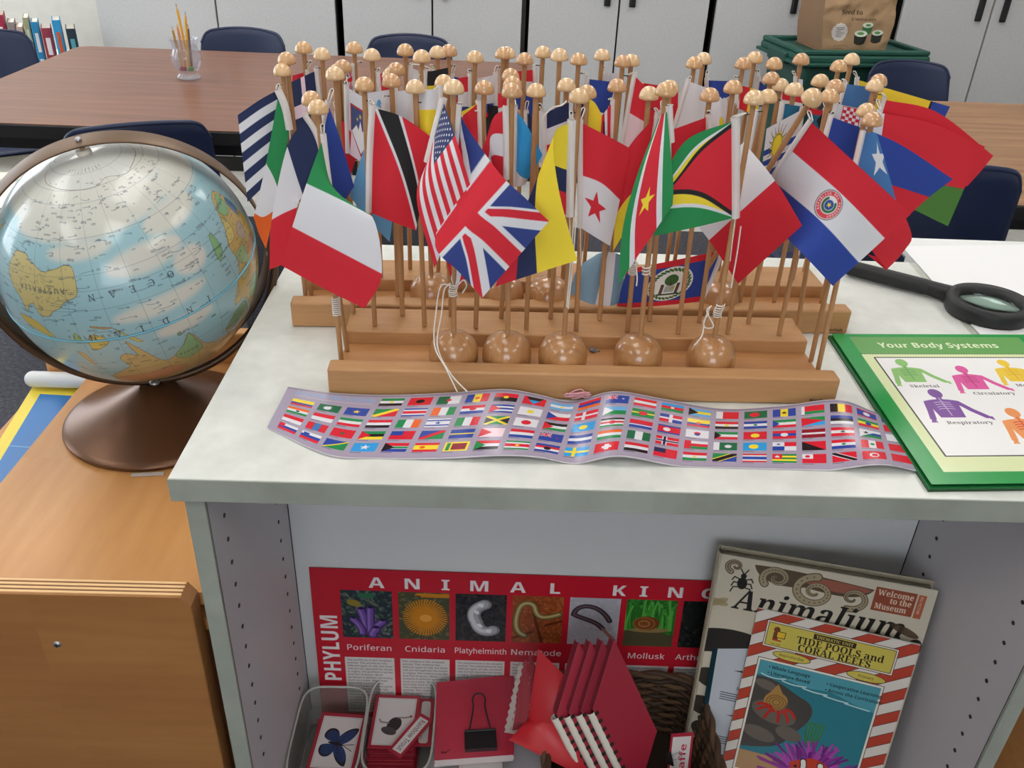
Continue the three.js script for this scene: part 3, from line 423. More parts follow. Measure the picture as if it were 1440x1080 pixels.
    poly('#e8d66a', [95, 5, 105, -6, 104, -4, 98, 4]); poly('#d4a870', [105, -6, 114, -8, 114, -7, 106, -5.5]); poly('#e6cf6c', [109, 2, 117, 6, 118, 1, 115, -4, 110, -2]); poly('#e2c85c', [131, -1, 138, -2, 148, -6, 150, -10, 141, -9, 138, -7.5]); poly('#9cc88a', [120, 1, 124, 1, 122, -5, 120, -3]); poly('#e2c870', [167, -46, 173, -42, 178, -38, 174, -36, 172, -41]); poly('#9fc79a', [80, 9, 82, 7, 80, 6]); poly('#dcbf7a', [121, 18, 124, 10, 126, 6, 122, 7]);
    poly('#d8c888', [-80, 8, -60, 10, -35, -6, -40, -22, -57, -36, -66, -54, -74, -50, -71, -20, -81, -5]); poly('#c8b87c', [-165, 65, -125, 70, -85, 70, -60, 50, -80, 27, -97, 18, -110, 24, -124, 42, -135, 58]);
    poly('#e6e7e0', [-180, -77, -150, -77, -120, -73, -75, -72, -60, -65, -60, -74, -30, -78, 0, -70, 40, -68, 55, -66, 75, -70, 90, -66, 120, -67, 150, -68.5, 168, -72, 180, -77, 180, -90, -180, -90]);
    x.strokeStyle = 'rgba(90,110,120,.55)'; x.lineWidth = 1; for (let lo = -180; lo < 180; lo += 15) { x.beginPath(); x.moveTo(...P(lo, 80)); x.lineTo(...P(lo, -88)); x.stroke(); }
    for (const la of [-75, -66.5, -60, -45, -30, -23.5, -15, 15, 23.5, 30, 45, 60]) { x.beginPath(); x.moveTo(...P(-180, la)); x.lineTo(...P(180, la)); x.stroke(); }
    x.strokeStyle = '#4c93b4'; x.lineWidth = 7; x.beginPath(); x.moveTo(...P(-180, 0)); x.lineTo(...P(180, 0)); x.stroke(); x.strokeStyle = '#a9d6e0'; x.lineWidth = 2; x.stroke();
    x.strokeStyle = 'rgba(60,80,100,.6)'; x.lineWidth = 1.2; for (let i = 0; i < 150; i++) { const lo = rr(20, 160), la = rr(-64, -2), [a, b] = P(lo, la), q = rr(14, 44); x.beginPath(); x.moveTo(a, b); x.quadraticCurveTo(a + q / 2, b + rr(-6, 6), a + q, b + rr(-6, 6)); x.stroke(); x.beginPath(); x.moveTo(a, b); x.lineTo(a + 6, b - 3); x.moveTo(a, b); x.lineTo(a + 6, b + 3); x.stroke(); }
    x.fillStyle = '#3a4450'; const txt = (s, lo, la, px, sp = 0, f = 'serif') => { x.font = `${px}px ${f}`; let [a, b] = P(lo, la); for (const ch of s) { x.fillText(ch, a, b); a += x.measureText(ch).width + sp; } };
    txt('INDIAN', 62, -3.5, 24, 44); txt('OCEAN', 72, -22, 24, 34); txt('AUSTRALIA', 120, -25, 20, 5, 'sans-serif'); txt('MADAGASCAR', 44.5, -19, 8); txt('ANTARCTICA', 70, -78, 18, 24); txt('SOUTH AFRICA', 20, -30, 9); txt('INDONESIA', 105, -3, 11, 7); txt('INDIA', 75, 20, 14, 3);
    for (let i = 0; i < 260; i++) { const lo = rr(15, 155), la = rr(-72, 30); x.font = `${rr(5, 9)}px sans-serif`; x.fillText(['Current', 'Basin', '3600', 'Ridge', 'Is.', '4820', 'Plateau', '60°', 'Sea', 'Drift'][i % 10], ...P(lo, la)); }
    x.strokeStyle = 'rgba(80,70,60,.7)'; x.lineWidth = 0.8; for (let i = 0; i < 240; i++) { const lo = i % 3 ? rr(14, 40) : rr(115, 150), la = i % 3 ? rr(-32, 20) : rr(-34, -18), [a, b] = P(lo, la); x.beginPath(); x.moveTo(a, b); x.lineTo(a + rr(-16, 16), b + rr(-10, 10)); x.stroke(); }
  });
  const lon0 = 86 * Math.PI / 180, e = w.clone().addScaledVector(north, -w.dot(north)).normalize(), ea = north.clone().cross(e);
  const ex = e.clone().multiplyScalar(Math.cos(lon0)).addScaledVector(ea, -Math.sin(lon0)), l90 = e.clone().multiplyScalar(Math.sin(lon0)).addScaledVector(ea, Math.cos(lon0));
  const ball = part('sphere', new THREE.SphereGeometry(R, 96, 64), new THREE.MeshPhysicalMaterial({ map: gt, color: 0xdedede, roughness: 0.42, clearcoat: 0.7, clearcoatRoughness: 0.1 }), t);
  ball.quaternion.setFromRotationMatrix(new THREE.Matrix4().makeBasis(ex, north, l90.clone().negate())); ball.position.copy(off);
  part('seam', new THREE.TorusGeometry(R + 0.0003, 0.0011, 6, 96).rotateX(Math.PI / 2), std(0x6fb0c4, 0.4), ball);
  // ring through both poles
  let n = vw(0.1, -0.55, 0.83).normalize(); n.addScaledVector(south, -n.dot(south)).normalize();
  const q = n.clone().cross(south), RR = R * 1.085, wd = 0.03, ringPt = (a, s, rad) => loc(south.clone().multiplyScalar(Math.cos(a) * rad).addScaledVector(q, Math.sin(a) * rad).addScaledVector(n, s));
  part('meridian_ring', sheet((u, v) => ringPt(u * 2 * Math.PI, (v - 0.5) * wd, RR), 120, 2, 0.002), bronzeBand, t);
  for (const s of [-1, 1]) { const k = part('axis_pin', bar(loc(south.clone().multiplyScalar(s * R * 0.99)), loc(south.clone().multiplyScalar(s * RR * 1.012)), 0.0028), std(0xc8a27a, 0.4, { metalness: 0.5 }), t); part('pole_washer', bar(loc(south.clone().multiplyScalar(s * R * 0.985)), loc(south.clone().multiplyScalar(s * (R + 0.005))), 0.009, 0.0075, 20), std(0xeee6d8, 0.4), k); part('rivet', new THREE.SphereGeometry(0.0036, 12, 8).translate(...loc(south.clone().multiplyScalar(s * (RR + 0.003))).toArray()), steel, k); }
  // cradle arc in the upright plane, held by the cone foot
  const RC = 0.175, dirX = V(0.92, -0.05, -0.39).normalize(), cr = (a) => loc(dirX.clone().multiplyScalar(Math.sin(a) * RC).add(V(0, -Math.cos(a) * RC, 0)));
  part('cradle', tube([...Array(41)].map((_, i) => cr((i / 40 - 0.5) * 3.1)), 0.0052, 80, 10), std(0x54402f, 0.4, { metalness: 0.5 }), t);
  for (const s of [-1, 1]) { const a = cr(s * 1.55), b = loc(dirX.clone().multiplyScalar(s * RR)); part('pivot_knob', bar(b, a.clone().addScaledVector(dirX, s * 0.008), 0.0055, 0.007), steel, t); }
  part('cradle_bolt', new THREE.SphereGeometry(0.0075, 16, 10).scale(1, 0.6, 0.9).translate(cr(0).x, cr(0).y + 0.001, cr(0).z + 0.007), steel, t);
  const hb = off.y - RC;
  part('cone_foot', lathe([[0, 0.002], [0.127, 0.002], [0.1285, 0.005], [0.1275, 0.0085], [0.12, 0.0115], [0.09, 0.0235], [0.06, 0.037], [0.034, 0.051], [0.018, 0.061], [0.012, hb - 0.002], [0, hb]], 72).translate(off.x, 0, off.z), bronze, t);
  const fp = onY(208, 667, 0.6215); solo('felt_strip', 'small grey felt strip peeking from under the globe foot', 'felt strip', bx(0.04, 0.002, 0.006, 0, 0, 0, 0.0005), std(0xb7ada4, 0.9), [fp.x, 0.6215, fp.z], 0.12);
}
// ------------------------------------------------------------ flat things on the counter
const chartCols = ['h:y2b1r1|h:owg O:n:.5,.5,.12|h:rw|h:wbr C:r:.3,.5', 'h:G S:w:.5,.35,.2 O:w:.42,.5,.24|h:rw|v:rsr|h:wbr C:b:.3,.5,.1,.1', 'h:b S:y:.5,.5,.25|h:gwr|h:r S:G:.5,.5,.2|h:b P:g:0,1,1,0,1,1 U:y:.1', 'h:gwk O:y:.5,.5,.12|h:g P:r:0,1,1,0,1,1 U:y:.3|h:rwk|h:gky T:r|h:c S:w:.5,.5,.3', 'h:r O:k:.5,.5,.25|h:bwrrwb|v:gwo|h:r C:b:.5,.5|h:rgb C:w:1,.3,0,.35 C:g:1,.2,0,.4 T:k', 'v:Gw O:r:.5,.5,.15|v:owg|h:wbwwwbw S:b:.5,.5,.2|h:b P:g:0,1,1,0,1,1 U:r:.3|h:ryyr O:o:.35,.5,.15', 'v:byr O:o:.5,.5,.16|h:rwb O:r:.5,.4,.2|v:gwr|h:b C:y:1,.12,0,.44|h:y C:g:.15,.8,.08,.1 C:m:.6,.7,.3,.15', 'h:rk O:y:.5,.5,.16|h:bwbwb T:r|h:g D:y:.2 U:y:.2 P:k:0,.15,.4,.5,0,.85 P:k:1,.15,.6,.5,1,.85|h:p P:r:0,0,.5,.5,0,1|h:rwk T:g', 'h:r P:k:.1,0,.9,0,.5,.9 P:c:.25,.4,.75,.4,.5,.9|h:w O:y:.5,.5,.2|h:w O:r:.5,.5,.28|h:rwb|h:gwrrwg S:y:.5,.5,.18', 'h:lwl O:y:.5,.5,.1|h:wr T:b|h:kwg T:r|h:b J:.5 S:r:.75,.5,.1|h:brwb O:k:.5,.5,.2', 'h:rbo|h:r X:w:.2|h:c O:y:.5,.5,.25|h:bwb|h:c X:y:.2', 'h:b J:.5 S:w:.75,.4,.12|h:lg T:w|h:kwrwg O:r:.5,.5,.2|h:owg|h:r C:w:.2,.6,.4,.2 C:w:.4,.24,.3,.38', 'h:rwr|h:g C:y:1,.15,0,.4 O:r:.5,.5,.25|h:rb C:w:1,.12,0,.55|v:GwG|h:rwk', 'h:crg O:w:.5,.5,.12|h:w C:b:.42,.4 C:r:.42,.4,.58 C:r:.42,.4,0,.6 C:b:.42,.4,.58,.6|h:b1r4b1 O:w:.4,.5,.22|h:r X:w:.3 X:n:.15|h:r C:n:.5,.5', 'h:lyl T:k|h:y2b1r1 O:o:.5,.5,.15|h:w O:r:.5,.45,.2 O:b:.5,.58,.16|h:wrg C:r:.28,1|h:rwg O:y:.5,.5,.1', 'h:r C:w:.3,1|h:rwk O:y:.5,.5,.14|h:gwr T:k:.3|h:G C:w:.25,1 O:w:.62,.5,.2|h:g P:b:0,1,1,0,1,1 U:y:.5 U:k:.35', 'h:G O:r:.45,.5,.3|h:bwb O:g:.5,.5,.12|h:r O:y:.5,.5,.26|h:c O:y:.45,.5,.28|h:r1w1b2w1r1', 'v:byb S:k:.5,.5,.2|h:gwr T:b:.3|h:rbr O:w:.5,.5,.22|h:w C:r:.5,.5,.5 C:b:.5,.5,0,.5 S:b:.25,.25,.15|h:gygyg C:r:.4,.6 S:w:.2,.3,.2', 'h:r2g1 C:w:.14,1|h:gc P:r:0,0,1,.5,0,1|h:m2w1m2|h:k P:r:0,0,1,0,1,1|h:r C:w:.45,.5 O:r:.22,.25,.14', 'v:kyr|h:bkw|h:rwr S:G:.5,.5,.2|h:rwb O:g:.5,.5,.12|h:r D:w:.36 D:k:.24', 'h:r1b6r1 O:w:.5,.5,.25|h:gyr O:b:.5,.5,.2|h:wbg P:w:0,0,1,0,0,1 S:k:.3,.4,.2|v:rwr O:g:.5,.5,.14|h:r O:w:.5,.5,.28 O:r:.52,.5,.18', 'h:b|v:rwb|h:w|h:r|h:r'];
{
  const tex = printed(2048, 420, (x, w, h) => {
    x.fillStyle = '#a79db0'; x.fillRect(0, 0, w, h); x.fillStyle = '#8d8496'; x.fillRect(0, 0, w, 14);
    x.fillStyle = '#7fb0e4'; x.font = 'bold 34px serif'; x.save(); x.scale(1.25, 1); x.fillText('FLAGS OF THE NATIONS', 26, 54, 205); x.restore(); x.fillStyle = '#c8c2d0'; x.fillRect(34, 66, 250, 3);
    chartCols.forEach((col, i) => { const fl = col.split('|'), n = fl.length, k = n === 5 && i > 2 ? 0 : 1; fl.forEach((s, j) => { const X = 34 + i * 91, Y = 24 + (j + k) * 77; flagArt(x, X, Y, 73, 54, s); x.fillStyle = '#5d5666'; x.fillRect(X, Y + 58, 34, 3); }); });
  }, 0.22);
  const top = [[405, 544], [470, 553], [541, 556], [630, 553], [713, 548], [760, 556], [803, 565], [861, 551], [930, 561], [1017, 576], [1100, 571], [1183, 563], [1237, 581], [1275, 600]].map(([a, b]) => onZ(a, b, -0.806));
  const bot = [[376, 604], [470, 640], [527, 644], [620, 643], [713, 639], [760, 642], [808, 655], [868, 640], [955, 654], [1053, 666], [1107, 669], [1161, 664], [1239, 652], [1298, 673]].map(([a, b], i) => onZ(a, b, i ? -0.698 : -0.745));
  for (const p of [...top, ...bot]) p.y = Math.max(p.y, TOP + 0.0012);
  const ct = new THREE.CatmullRomCurve3(top), cb = new THREE.CatmullRomCurve3(bot);
  const t = thing('flag_chart', 'long wavy laminated chart of small national flags lying before the stands', 'flag chart', [0.1, TOP, -0.75]);
  const at = (u, v) => { u = Math.min(1, Math.max(0, u)); const q = ct.getPointAt(u).lerp(cb.getPointAt(u), v); q.y = Math.max(q.y, TOP + 0.0012); return q.sub(V(0.1, TOP, -0.75)); };
  part('print', sheet(at, 110, 6), tex, t);
  part('laminate_backing', sheet((u, v) => at(u * 1.006 - 0.003, v * 1.03 - 0.015).add(V(0, -0.0005, 0)), 110, 4), std(0xd9d4dc, 0.4, { side: THREE.DoubleSide }), t);
}
{
  const m = printed(800, 960, (x, w, h) => {
    x.fillStyle = '#1f9a48'; x.fillRect(0, 0, w, h); x.fillStyle = '#dfe9b4'; x.fillRect(62, 150, w - 124, h - 210); x.fillStyle = '#69a65a'; x.fillRect(62, 24, w - 124, 138); x.fillStyle = '#2c4a2a'; for (let i = 0; i < 66; i++) x.fillRect(62 + i * 10.3, 160, 6, 5);
    x.fillStyle = '#e4efc8'; x.font = 'bold 56px sans-serif'; x.fillText('Your Body Systems', 152, 112, 470);
    x.fillStyle = '#3a403a'; x.fillRect(100, 186, 600, 636); x.fillStyle = '#f6f5f4'; x.fillRect(106, 192, 588, 624);
    const body = (cx, cy, c, s, c2, name) => { x.save(); x.translate(cx, cy); x.scale(s, s); x.fillStyle = c; x.strokeStyle = c; x.lineJoin = x.lineCap = 'round'; x.beginPath(); x.ellipse(0, -62, 19, 24, 0, 0, 7); x.fill(); x.fillRect(-8, -44, 16, 16); x.beginPath(); x.moveTo(-44, -24); x.quadraticCurveTo(0, -40, 44, -24); x.lineTo(34, 60); x.lineTo(-34, 60); x.fill(); x.lineWidth = 17; x.beginPath(); x.moveTo(-42, -16); x.lineTo(-50, 30); x.lineTo(-58, 66); x.moveTo(42, -16); x.lineTo(66, 24); x.lineTo(92, 56); x.stroke(); x.lineWidth = 5; for (const k of [-6, 0, 6]) { x.beginPath(); x.moveTo(-58, 66); x.lineTo(-60 + k, 82); x.moveTo(92, 56); x.lineTo(106 , 64 + k); x.stroke(); }
      x.strokeStyle = c2; x.lineWidth = 3; x.beginPath(); x.moveTo(0, -40); x.lineTo(0, 50); for (let i = 0; i < 4; i++) { x.moveTo(-22, -14 + i * 11); x.quadraticCurveTo(0, -22 + i * 11, 22, -14 + i * 11); } x.stroke(); x.restore(); x.fillStyle = '#555'; x.font = 'bold 26px serif'; x.fillText(name, cx - 30 * s, cy + 92 * s); };
    body(190, 300, '#8cc46c', 1.15, '#5a9a4a', 'Skeletal'); body(395, 350, '#e25aa2', 1.15, '#b02a6a', 'Circulatory'); body(575, 300, '#f2cc3e', 1.1, '#d8a820', 'Muscular'); body(225, 525, '#7d4a9c', 1.25, '#c9b0dc', 'Respiratory'); body(440, 650, '#f09a5c', 1.25, '#d8402e', 'Digestive'); body(610, 505, '#4aa3d8', 1.1, '#2a6aa0', 'Nervous');
  }, 0.22);
  const t = thing('science_folder', 'green laminated folder titled Your Body Systems at the right', 'folder', [0.56, TOP, -0.83]);
  const TL = V(0.434, 0.0075, -0.985).sub(V(0.56, 0, -0.83)), ex = V(0.266, 0, -0.016), ey = V(-0.006, 0, 0.316);
  part('cover', sheet((u, v) => TL.clone().addScaledVector(ex, u).addScaledVector(ey, v), 1, 1), m, t);
  part('back_cover', sheet((u, v) => TL.clone().addScaledVector(ex, u * 1.02 - 0.01).addScaledVector(ey, v * 1.014 - 0.007).setY(0.0045), 1, 1, 0.0042), std(0x156b33, 0.4), t);
  part('page_block', sheet((u, v) => TL.clone().addScaledVector(ex, u * 0.98 + 0.01).addScaledVector(ey, v * 0.98 + 0.01).setY(0.0072), 1, 1, 0.0026), std(0x1c8a40, 0.5), t);
}
{
  const q = [[1268, 348], [1452, 345], [1490, 480], [1383, 478]].map(([a, b]) => onY(a, b, TOP));
  const f = (u, v) => q[0].clone().lerp(q[1], u).lerp(q[3].clone().lerp(q[2], u), v);
  q[1].x = 0.9; q[2].x = 0.86;
  const o = V(0.75, TOP, -1.15); const t = thing('white_board_sheet', 'bright white glossy sheet on the counter under the magnifier', 'sheet', o.toArray());
  part('sheet', sheet((u, v) => f(u, v).sub(o).setY(0.0022), 1, 1, 0.0018), std(0xfafafa, 0.3), t);
  part('clear_edge', sheet((u, v) => f(u * 0.05 - 0.05, v * 0.96).sub(o).setY(0.0012), 1, 1), clearPlastic, t);
}
{
  const rub = std(0x17181a, 0.5), c = onY(1392, 425, 0.818), A = onY(1188, 372, 0.815), N = onY(1318, 405, 0.815);
  const t = thing('magnifying_glass', 'black handled round magnifying glass lying right of the flags', 'magnifier', [c.x, TOP, c.z]);
  const d = N.clone().sub(A).normalize(), h = sheet((u, v) => { const s = v, a = u * 2 * Math.PI, w = 0.0108 + 0.002 * Math.sin(s * 3), k = s < 0.04 ? Math.sqrt(Math.max(0, s / 0.04)) : s > 0.9 ? 1 - (s - 0.9) * 3 : 1; const p = A.clone().addScaledVector(d, s * N.distanceTo(A)); const side = V(-d.z, 0, d.x); return p.addScaledVector(side, Math.cos(a) * w * k).add(V(0, Math.sin(a) * 0.011 * k, 0)).sub(V(c.x, TOP, c.z)).setY(0.0125 + Math.sin(a) * 0.011 * k); }, 24, 24);
  h.computeVertexNormals(); part('handle', h, std(0x17181a, 0.5, { side: THREE.DoubleSide }), t);
  const rr2 = 0.047;
  part('neck', bar(N.clone().sub(V(c.x, TOP, c.z)).setY(0.0125).addScaledVector(d, -0.012), V(0, 0.0125, 0).addScaledVector(N.clone().sub(c).setY(0).normalize(), rr2), 0.0105, 0.012, 18), rub, t);
  part('rim', lathe([[rr2 - 0.006, 0.002], [rr2 + 0.006, 0.001], [rr2 + 0.009, 0.007], [rr2 + 0.009, 0.018], [rr2 + 0.006, 0.0235], [rr2 - 0.006, 0.022], [rr2 - 0.0085, 0.012], [rr2 - 0.006, 0.002]], 64), rub, t);
  part('lens', new THREE.SphereGeometry(rr2 - 0.006, 40, 24).scale(1, 0.1, 1).translate(0, 0.0125, 0), new THREE.MeshPhysicalMaterial({ color: 0xf4fff9, roughness: 0.02, transmission: 1, thickness: 0.01, ior: 1.5, attenuationColor: new THREE.Color(0.5, 0.85, 0.7), attenuationDistance: 0.06 }), t);
}

// ------------------------------------------------------------ flag stands
const Z1F = (x) => -0.812 - 0.018 * (x + 0.174), Z2F = (x) => -0.972 - 0.0396 * (x + 0.247);
async function stand(label, x, z, ry, w, tray, tier, mark) {
  const t = thing('flag_stand', label, 'flag stand', [x, TOP, z], ry);
  part('front_board', triUV(new RoundedBoxGeometry(w, 0.033, 0.023, 2, 0.003).translate(w / 2, 0.0168, -0.0115)), beech, t);
  part('tray', bx(w - 0.012, 0.0145, tray - 0.023, w / 2, 0.0078, -0.023 - (tray - 0.023) / 2, 0.001), beechDark, t);
  part('tier', bx(w - 0.012, 0.031, tier - tray, w / 2, 0.016, -tray - (tier - tray) / 2, 0.002), beech, t);
  if (mark) {
    const font = await new FontLoader().loadAsync('fonts/droid/droid_sans_bold.typeface.json');
    part('maker_mark', new TextGeometry('Nienhuis', { font, size: 0.0038, depth: 0.0003, curveSegments: 3 }).translate(w - 0.03, 0.0045, 0), std(0x3a2a1a, 0.7), t);
  }
}
await stand('front beech flag stand with wooden half balls in its tray', -0.174, -0.812, 0.018, 0.56, 0.094, 0.157, true);
await stand('rear longer beech flag stand, half hidden behind the front stand', -0.247, -0.972, 0.0396, 0.708, 0.08, 0.147, true);

// ------------------------------------------------------------ flags: one atlas of prints, one pole, one cap
const CELL = [256, 170], AC = 8, AR = 9;
const atlasCanvas = document.createElement('canvas'); atlasCanvas.width = CELL[0] * AC; atlasCanvas.height = CELL[1] * AR;
const actx = atlasCanvas.getContext('2d'); actx.fillStyle = '#fff'; actx.fillRect(0, 0, 2048, 2048);
const specs = {}; let cells = 0;
function cellOf(spec) { if (!(spec in specs)) { specs[spec] = cells; flagArt(actx, (cells % AC) * CELL[0], Math.floor(cells / AC) * CELL[1], CELL[0], CELL[1], spec); cells++; } return specs[spec]; }
const clothMat = std(0xffffff, 0.75, { side: THREE.DoubleSide });
const capGeo = lathe([[0, 0.0112], [0.0024, 0.0109], [0.005, 0.0099], [0.0074, 0.0079], [0.0091, 0.0052], [0.0101, 0.002], [0.0103, 0], [0.0098, -0.0014], [0.0084, -0.002], [0, -0.002]], 28);
const ballGeo = lathe([[0, 0.0002], [0.0254, 0.0002], [0.0268, 0.0035], [0.0277, 0.01], [0.0278, 0.0165], [0.0262, 0.0245], [0.0225, 0.0315], [0.0165, 0.0365], [0.0095, 0.0392], [0.003, 0.0402], [0, 0.0402]], 48);
{ const p = ballGeo.attributes.position, u = ballGeo.attributes.uv; for (let i = 0; i < p.count; i++) u.setXY(i, p.getY(i), p.getX(i) + 0.3 * p.getZ(i)); }
const poleGeo = triUV(new THREE.CylinderGeometry(0.00285, 0.00285, 1, 12, 1).translate(0, 0.5, 0));
function catmull(a, t) {                                // along an array of points
  const n = a.length - 1, s = Math.min(n - 1e-6, t * n), i = Math.floor(s), f = s - i;
  if (n === 1) return a[0].clone().lerp(a[1], f);
  const p1 = a[i], p2 = a[i + 1], p0 = i ? a[i - 1] : p1.clone().multiplyScalar(2).sub(p2), p3 = i + 2 <= n ? a[i + 2] : p2.clone().multiplyScalar(2).sub(p1);
  const out = V(); for (const k of ['x', 'y', 'z']) { const A = p0[k], B = p1[k], C = p2[k], D = p3[k]; out[k] = 0.5 * (2 * B + (C - A) * f + (2 * A - 5 * B + 4 * C - D) * f * f + (3 * B - A - 3 * C + D) * f * f * f); } return out;
}
const BASEH = { T: 0.8154, A: 0.832, B: 0.832, S: 0.8154, C: 0.832, W: 0.8154, Y: 0.8154 };
let flagNo = 0;
const cordMat = cotton;
// c: cap in the photograph; b: foot of the pole; r: where it stands (W, Y: in a half ball of the front, rear tray);
// g: rows of cloth points from hoist to fly, each [towards the viewer in cm (one figure, or one a point), x, y, x, y, ...]
function flag(c, b, r, spec, g, label, o = {}) {
  let B, cap;
  const h = BASEH[r];
  if (b) { B = onY(b[0], b[1], h); cap = onZ(c[0], c[1], B.z + (o.lean || 0) * 0.01); }
  else {
    cap = onY(c[0], c[1], 1.112); const f = Z2F(cap.x);
    let z = Math.max(cap.z, f - 0.128); if (r === 'S') z = Math.min(Math.max(z, f - 0.072), f - 0.03); if (r === 'C') z = Math.min(z, f - 0.088);
    cap = onZ(c[0], c[1], z); B = V(cap.x, h, z);
  }
  const t = thing('table_flag', label, 'flag', B.toArray(), 0, 'small flags on wooden poles with mushroom caps');
  const L = (p) => p.clone().sub(B);
  const capL = L(cap).sub(V(0, 0.004, 0)), y0 = r === 'W' || r === 'Y' ? 0.038 : 0.0004, foot = V(0, y0, 0);
  const d = capL.clone().sub(foot), q = new THREE.Quaternion().setFromUnitVectors(V(0, 1, 0), d.clone().normalize());
  const pole = part('pole', poleGeo, poleWood, t); pole.position.copy(foot); pole.quaternion.copy(q); pole.scale.set(1, d.length(), 1);
  const cp = part('cap', capGeo, capWoods[flagNo % 4], t); cp.position.copy(capL); cp.quaternion.copy(q); cp.rotateY(flagNo * 1.7);
  if (r === 'W' || r === 'Y') { const bl = part('half_ball_base', ballGeo, ballWood, t); bl.rotation.y = flagNo * 2.1; }
  // cloth
  const zr = o.z !== undefined ? o.z : B.z, rows = g.map(([dz, ...p]) => { const out = []; for (let i = 0; i < p.length; i += 2) out.push(L(onZ(p[i], p[i + 1], zr + (dz.length ? dz[i / 2] : dz) * 0.01))); return out; });
  const nv = rows[0].length, k = cellOf(spec), cx = k % AC, cy = Math.floor(k / AC), e = 0.004;
  const at = (u, v) => catmull(rows.map((row) => catmull(row, v)), u);
  const cg = sheet(at, 22, nv > 2 ? 16 : 10), uv = cg.attributes.uv;
  for (let i = 0; i < uv.count; i++) { const u = uv.getX(i) * (1 - 2 * e) + e, v = (1 - uv.getY(i)) * (1 - 2 * e) + e; uv.setXY(i, (cx + u) / AC, 1 - (cy + v) / AR); }
  part('cloth', cg, clothMat, t);
  // white sleeve along the hoist, a cord from its top to a nail in the pole
  const sl = o.sl ? [0, 0.33, 0.66, 1].map((v) => L(onZ(o.sl[0] + (o.sl[2] - o.sl[0]) * v, o.sl[1] + (o.sl[3] - o.sl[1]) * v, zr))) : [0, 0.33, 0.66, 1].map((v) => at(0, v)), sdir = sl[3].clone().sub(sl[0]).normalize(), top = sl[0].clone().addScaledVector(sdir, -0.006);
  if (o.sleeve !== 0) { const s = part('sleeve', tube([sl[0].clone().addScaledVector(sdir, -0.003), ...sl.slice(1)], o.sw || 0.0031, 12, 8), sleeveMat, t); s.geometry.computeVertexNormals(); }
  const along = (y) => foot.clone().addScaledVector(d, Math.min(0.97, Math.max(0.05, (y - foot.y) / d.y)));
  const ny = Math.min(top.y + 0.006, capL.y - 0.012), np = along(ny), out = top.clone().sub(np).setY(0); if (out.length() < 1e-3) out.set(1, 0, 0); out.normalize();
  const tip = np.clone().addScaledVector(out, 0.0075);
  part('nail', merge(bar(np, tip, 0.0006, 0.0006, 6), bar(tip.clone().addScaledVector(out, -0.0004), tip.clone().addScaledVector(out, 0.0004), 0.0012, 0.0012, 8)), darkSteel, t);
  if (top.distanceTo(tip) < 0.05) part('cord', tube([top.clone().add(V(0.0012, -0.003, 0)), tip.clone().add(V(0.0012, 0.0014, 0)), tip.clone().add(V(-0.0012, 0.0012, 0.0004)), top.clone().add(V(-0.0014, -0.002, 0.0006))], 0.0007, 16, 6), cordMat, t);
  if (o.cord !== 0) { const lo = sl[3], a = along(Math.max(foot.y + 0.02, lo.y - 0.05)); if (lo.distanceTo(a) < 0.09) part('lower_cord', tube([lo, lo.clone().lerp(a, 0.5).add(V(0.001, -0.002, 0.002)), a.clone().add(V(0.0025, 0, 0.002))], 0.0007, 10, 5), cordMat, t); }
  if (o.coil) { // cord wound round the pole at a height seen in the photograph
    const p = L(onZ(o.coil[0], o.coil[1], B.z)), a = along(p.y), n = o.coil[2], hh = o.coil[3] * 0.001, pts = []; const ax = d.clone().normalize(), s1 = V(1, 0, 0).addScaledVector(ax, -ax.x).normalize(), s2 = ax.clone().cross(s1);
    for (let i = 0; i <= n * 8; i++) { const A = i * Math.PI / 4, k = 0.0042 + 0.0012 * Math.sin(i * 0.7) * (o.coil[4] ?? 1); pts.push(a.clone().addScaledVector(ax, (i / (n * 8) - 0.5) * hh).addScaledVector(s1, k * Math.cos(A)).addScaledVector(s2, k * Math.sin(A))); }
    part('wound_cord', tube(pts, 0.00085, n * 14, 5), cordMat, t);
  }
  (o.strings || []).forEach((s) => { const pts = []; for (let i = 0; i < s.length; i += 3) pts.push(L(onZ(s[i], s[i + 1], B.z + s[i + 2] * 0.01))); part('hanging_cord', tube(pts, 0.0008, 40, 6), cordMat, t); });
  flagNo++; return t;
}
const Q4 = (d, b, ...p) => [[d, p[0], p[1], p[6], p[7]], [d + b, (p[0] + p[2]) / 2, (p[1] + p[3]) / 2, (p[4] + p[6]) / 2, (p[5] + p[7]) / 2], [d, p[2], p[3], p[4], p[5]]];

